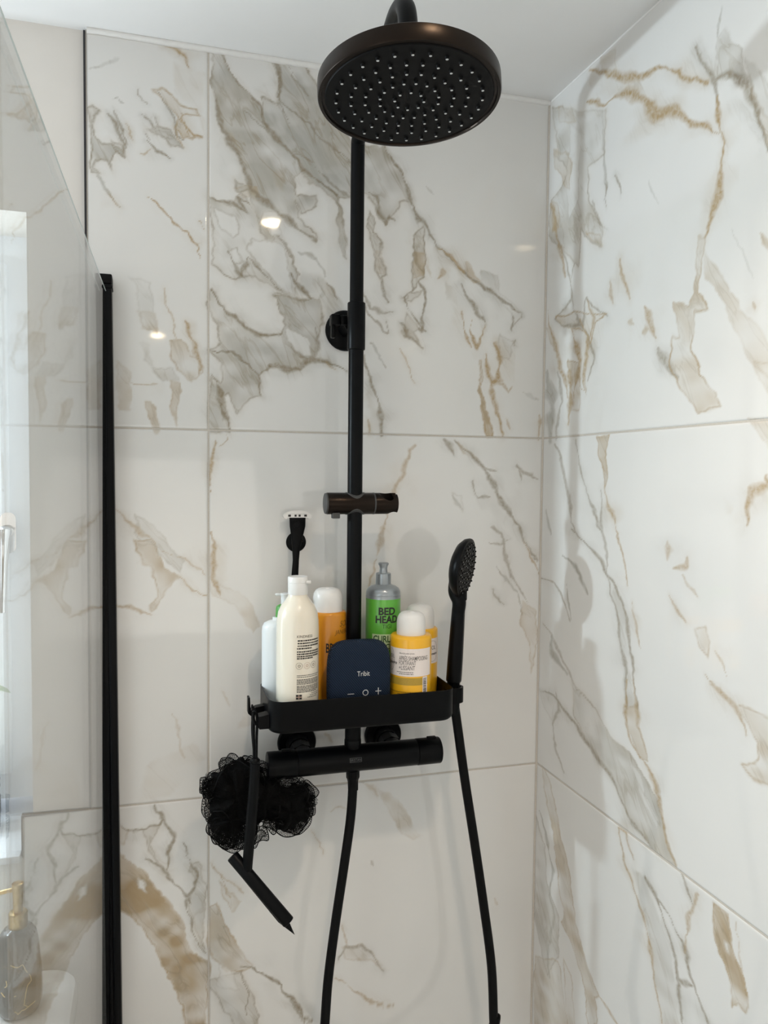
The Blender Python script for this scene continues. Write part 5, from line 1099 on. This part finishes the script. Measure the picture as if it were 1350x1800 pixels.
mk('pump_head', lathe([(9*dk, dz(1606)), (9.5*dk, dz(1590)), (10*dk, dz(1565)), (11.5*dk, dz(1553)), (10.8*dk, dz(1552)), (9.0*dk, dz(1556)), (0, dz(1557))], 30, TMd), M['gold'], pc, 30)
mk('pump_spout', tube(spline([(dx_, dy, dz(1562)), (dx_-.02, dy, dz(1565)), (dx_-.045, dy, dz(1572)), (dx_-.050, dy, dz(1578))], 6), .0032, 12), M['gold'], pc, 60)
rg = random.Random(5)
def dr(zv):
    f_ = (zv-dz0)/Hd; xs = [0, .04, .14, .28, .5, .7, .84, .93, 1]; ys = [.72, .88, .98, 1, .97, .90, .84, .76, .42]; return Rd*float(np.interp(f_, xs, ys))
vd = vdir(dx_, dy)
def dm(pxx, pyy):
    zv = dz(pyy); r = dr(zv); a = vd+math.asin(max(-.97, min(.97, (pxx-33)*dk/r))); return Vector((dx_+(r+.0002)*math.sin(a), dy-(r+.0002)*math.cos(a), zv))
for ln in ([(18, 1675), (30, 1680), (40, 1678), (48, 1693)], [(52, 1697), (55, 1710), (47, 1716), (43, 1738), (41, 1746), (50, 1752), (62, 1749)], [(25, 1754), (30, 1760), (38, 1755), (50, 1752)], [(10, 1700), (12, 1708), (8, 1712)], [(2, 1722), (8, 1728)], [(24, 1728), (28, 1727)]):
    pts_ = []
    for a_, b_ in zip(ln, ln[1:]):
        for f_ in (0, .33, .66): pts_.append(dm(a_[0]+(b_[0]-a_[0])*f_+rg.uniform(-.8, .8), a_[1]+(b_[1]-a_[1])*f_+rg.uniform(-.8, .8)))
    pts_.append(dm(*ln[-1])); mk('gold_vein', tube(pts_, .0007, 6), M['stone_gold'], sd, 60)

jq = at(-12, 1430, .10); jx = jq[0]-.012
jr = thing('sill_jar', 'dark ribbed jar of cut stems on the window sill at the left edge', 'jar', (jx, .10, SZ))
mk('jar', lathe([(.018, SZ+.0005), (.023, SZ+.004), (.024, SZ+.03), (.0235, SZ+.055), (.020, SZ+.060), (.022, SZ+.066), (.0235, SZ+.072), (.022, SZ+.078), (.0235, SZ+.083), (.021, SZ+.088), (.018, SZ+.088), (.017, SZ+.06)], 40, Matrix.Translation((jx, .10, 0)), cap=False), M['dark_glass'], jr, 60)
for i, (tx, tz, dyy) in enumerate(((.030, .25, -.03), (-.03, .22, .0), (.005, .27, .01))):
    p = [P(jx, .10, SZ+.01), P(jx+tx*.15, .10+dyy*.3, SZ+.13), P(jx+tx*.5, .10+dyy*.7, SZ+tz-.03), P(jx+tx, .10+dyy, SZ+tz-.012)]
    st = mk('stem', tube(spline(p, 8), .0014, 8), M['leaf'], jr, 60)
    e_ = p[-1]; mk('leaf', ([tuple(e_+Vector((a_, 0, b_))) for a_, b_ in ((-.012, .006), (-.002, .009), (.010, .002), (.016, -.006), (.006, -.003), (-.004, .002))]+[tuple(e_+Vector((a_, .0016, b_))) for a_, b_ in ((-.012, .006), (-.002, .009), (.010, .002), (.016, -.006), (.006, -.003), (-.004, .002))], [[0, 1, 2, 3, 4, 5], [11, 10, 9, 8, 7, 6]]+[[i_, (i_+1) % 6, 6+(i_+1) % 6, 6+i_] for i_ in range(6)]), M['leaf'], st, 60)
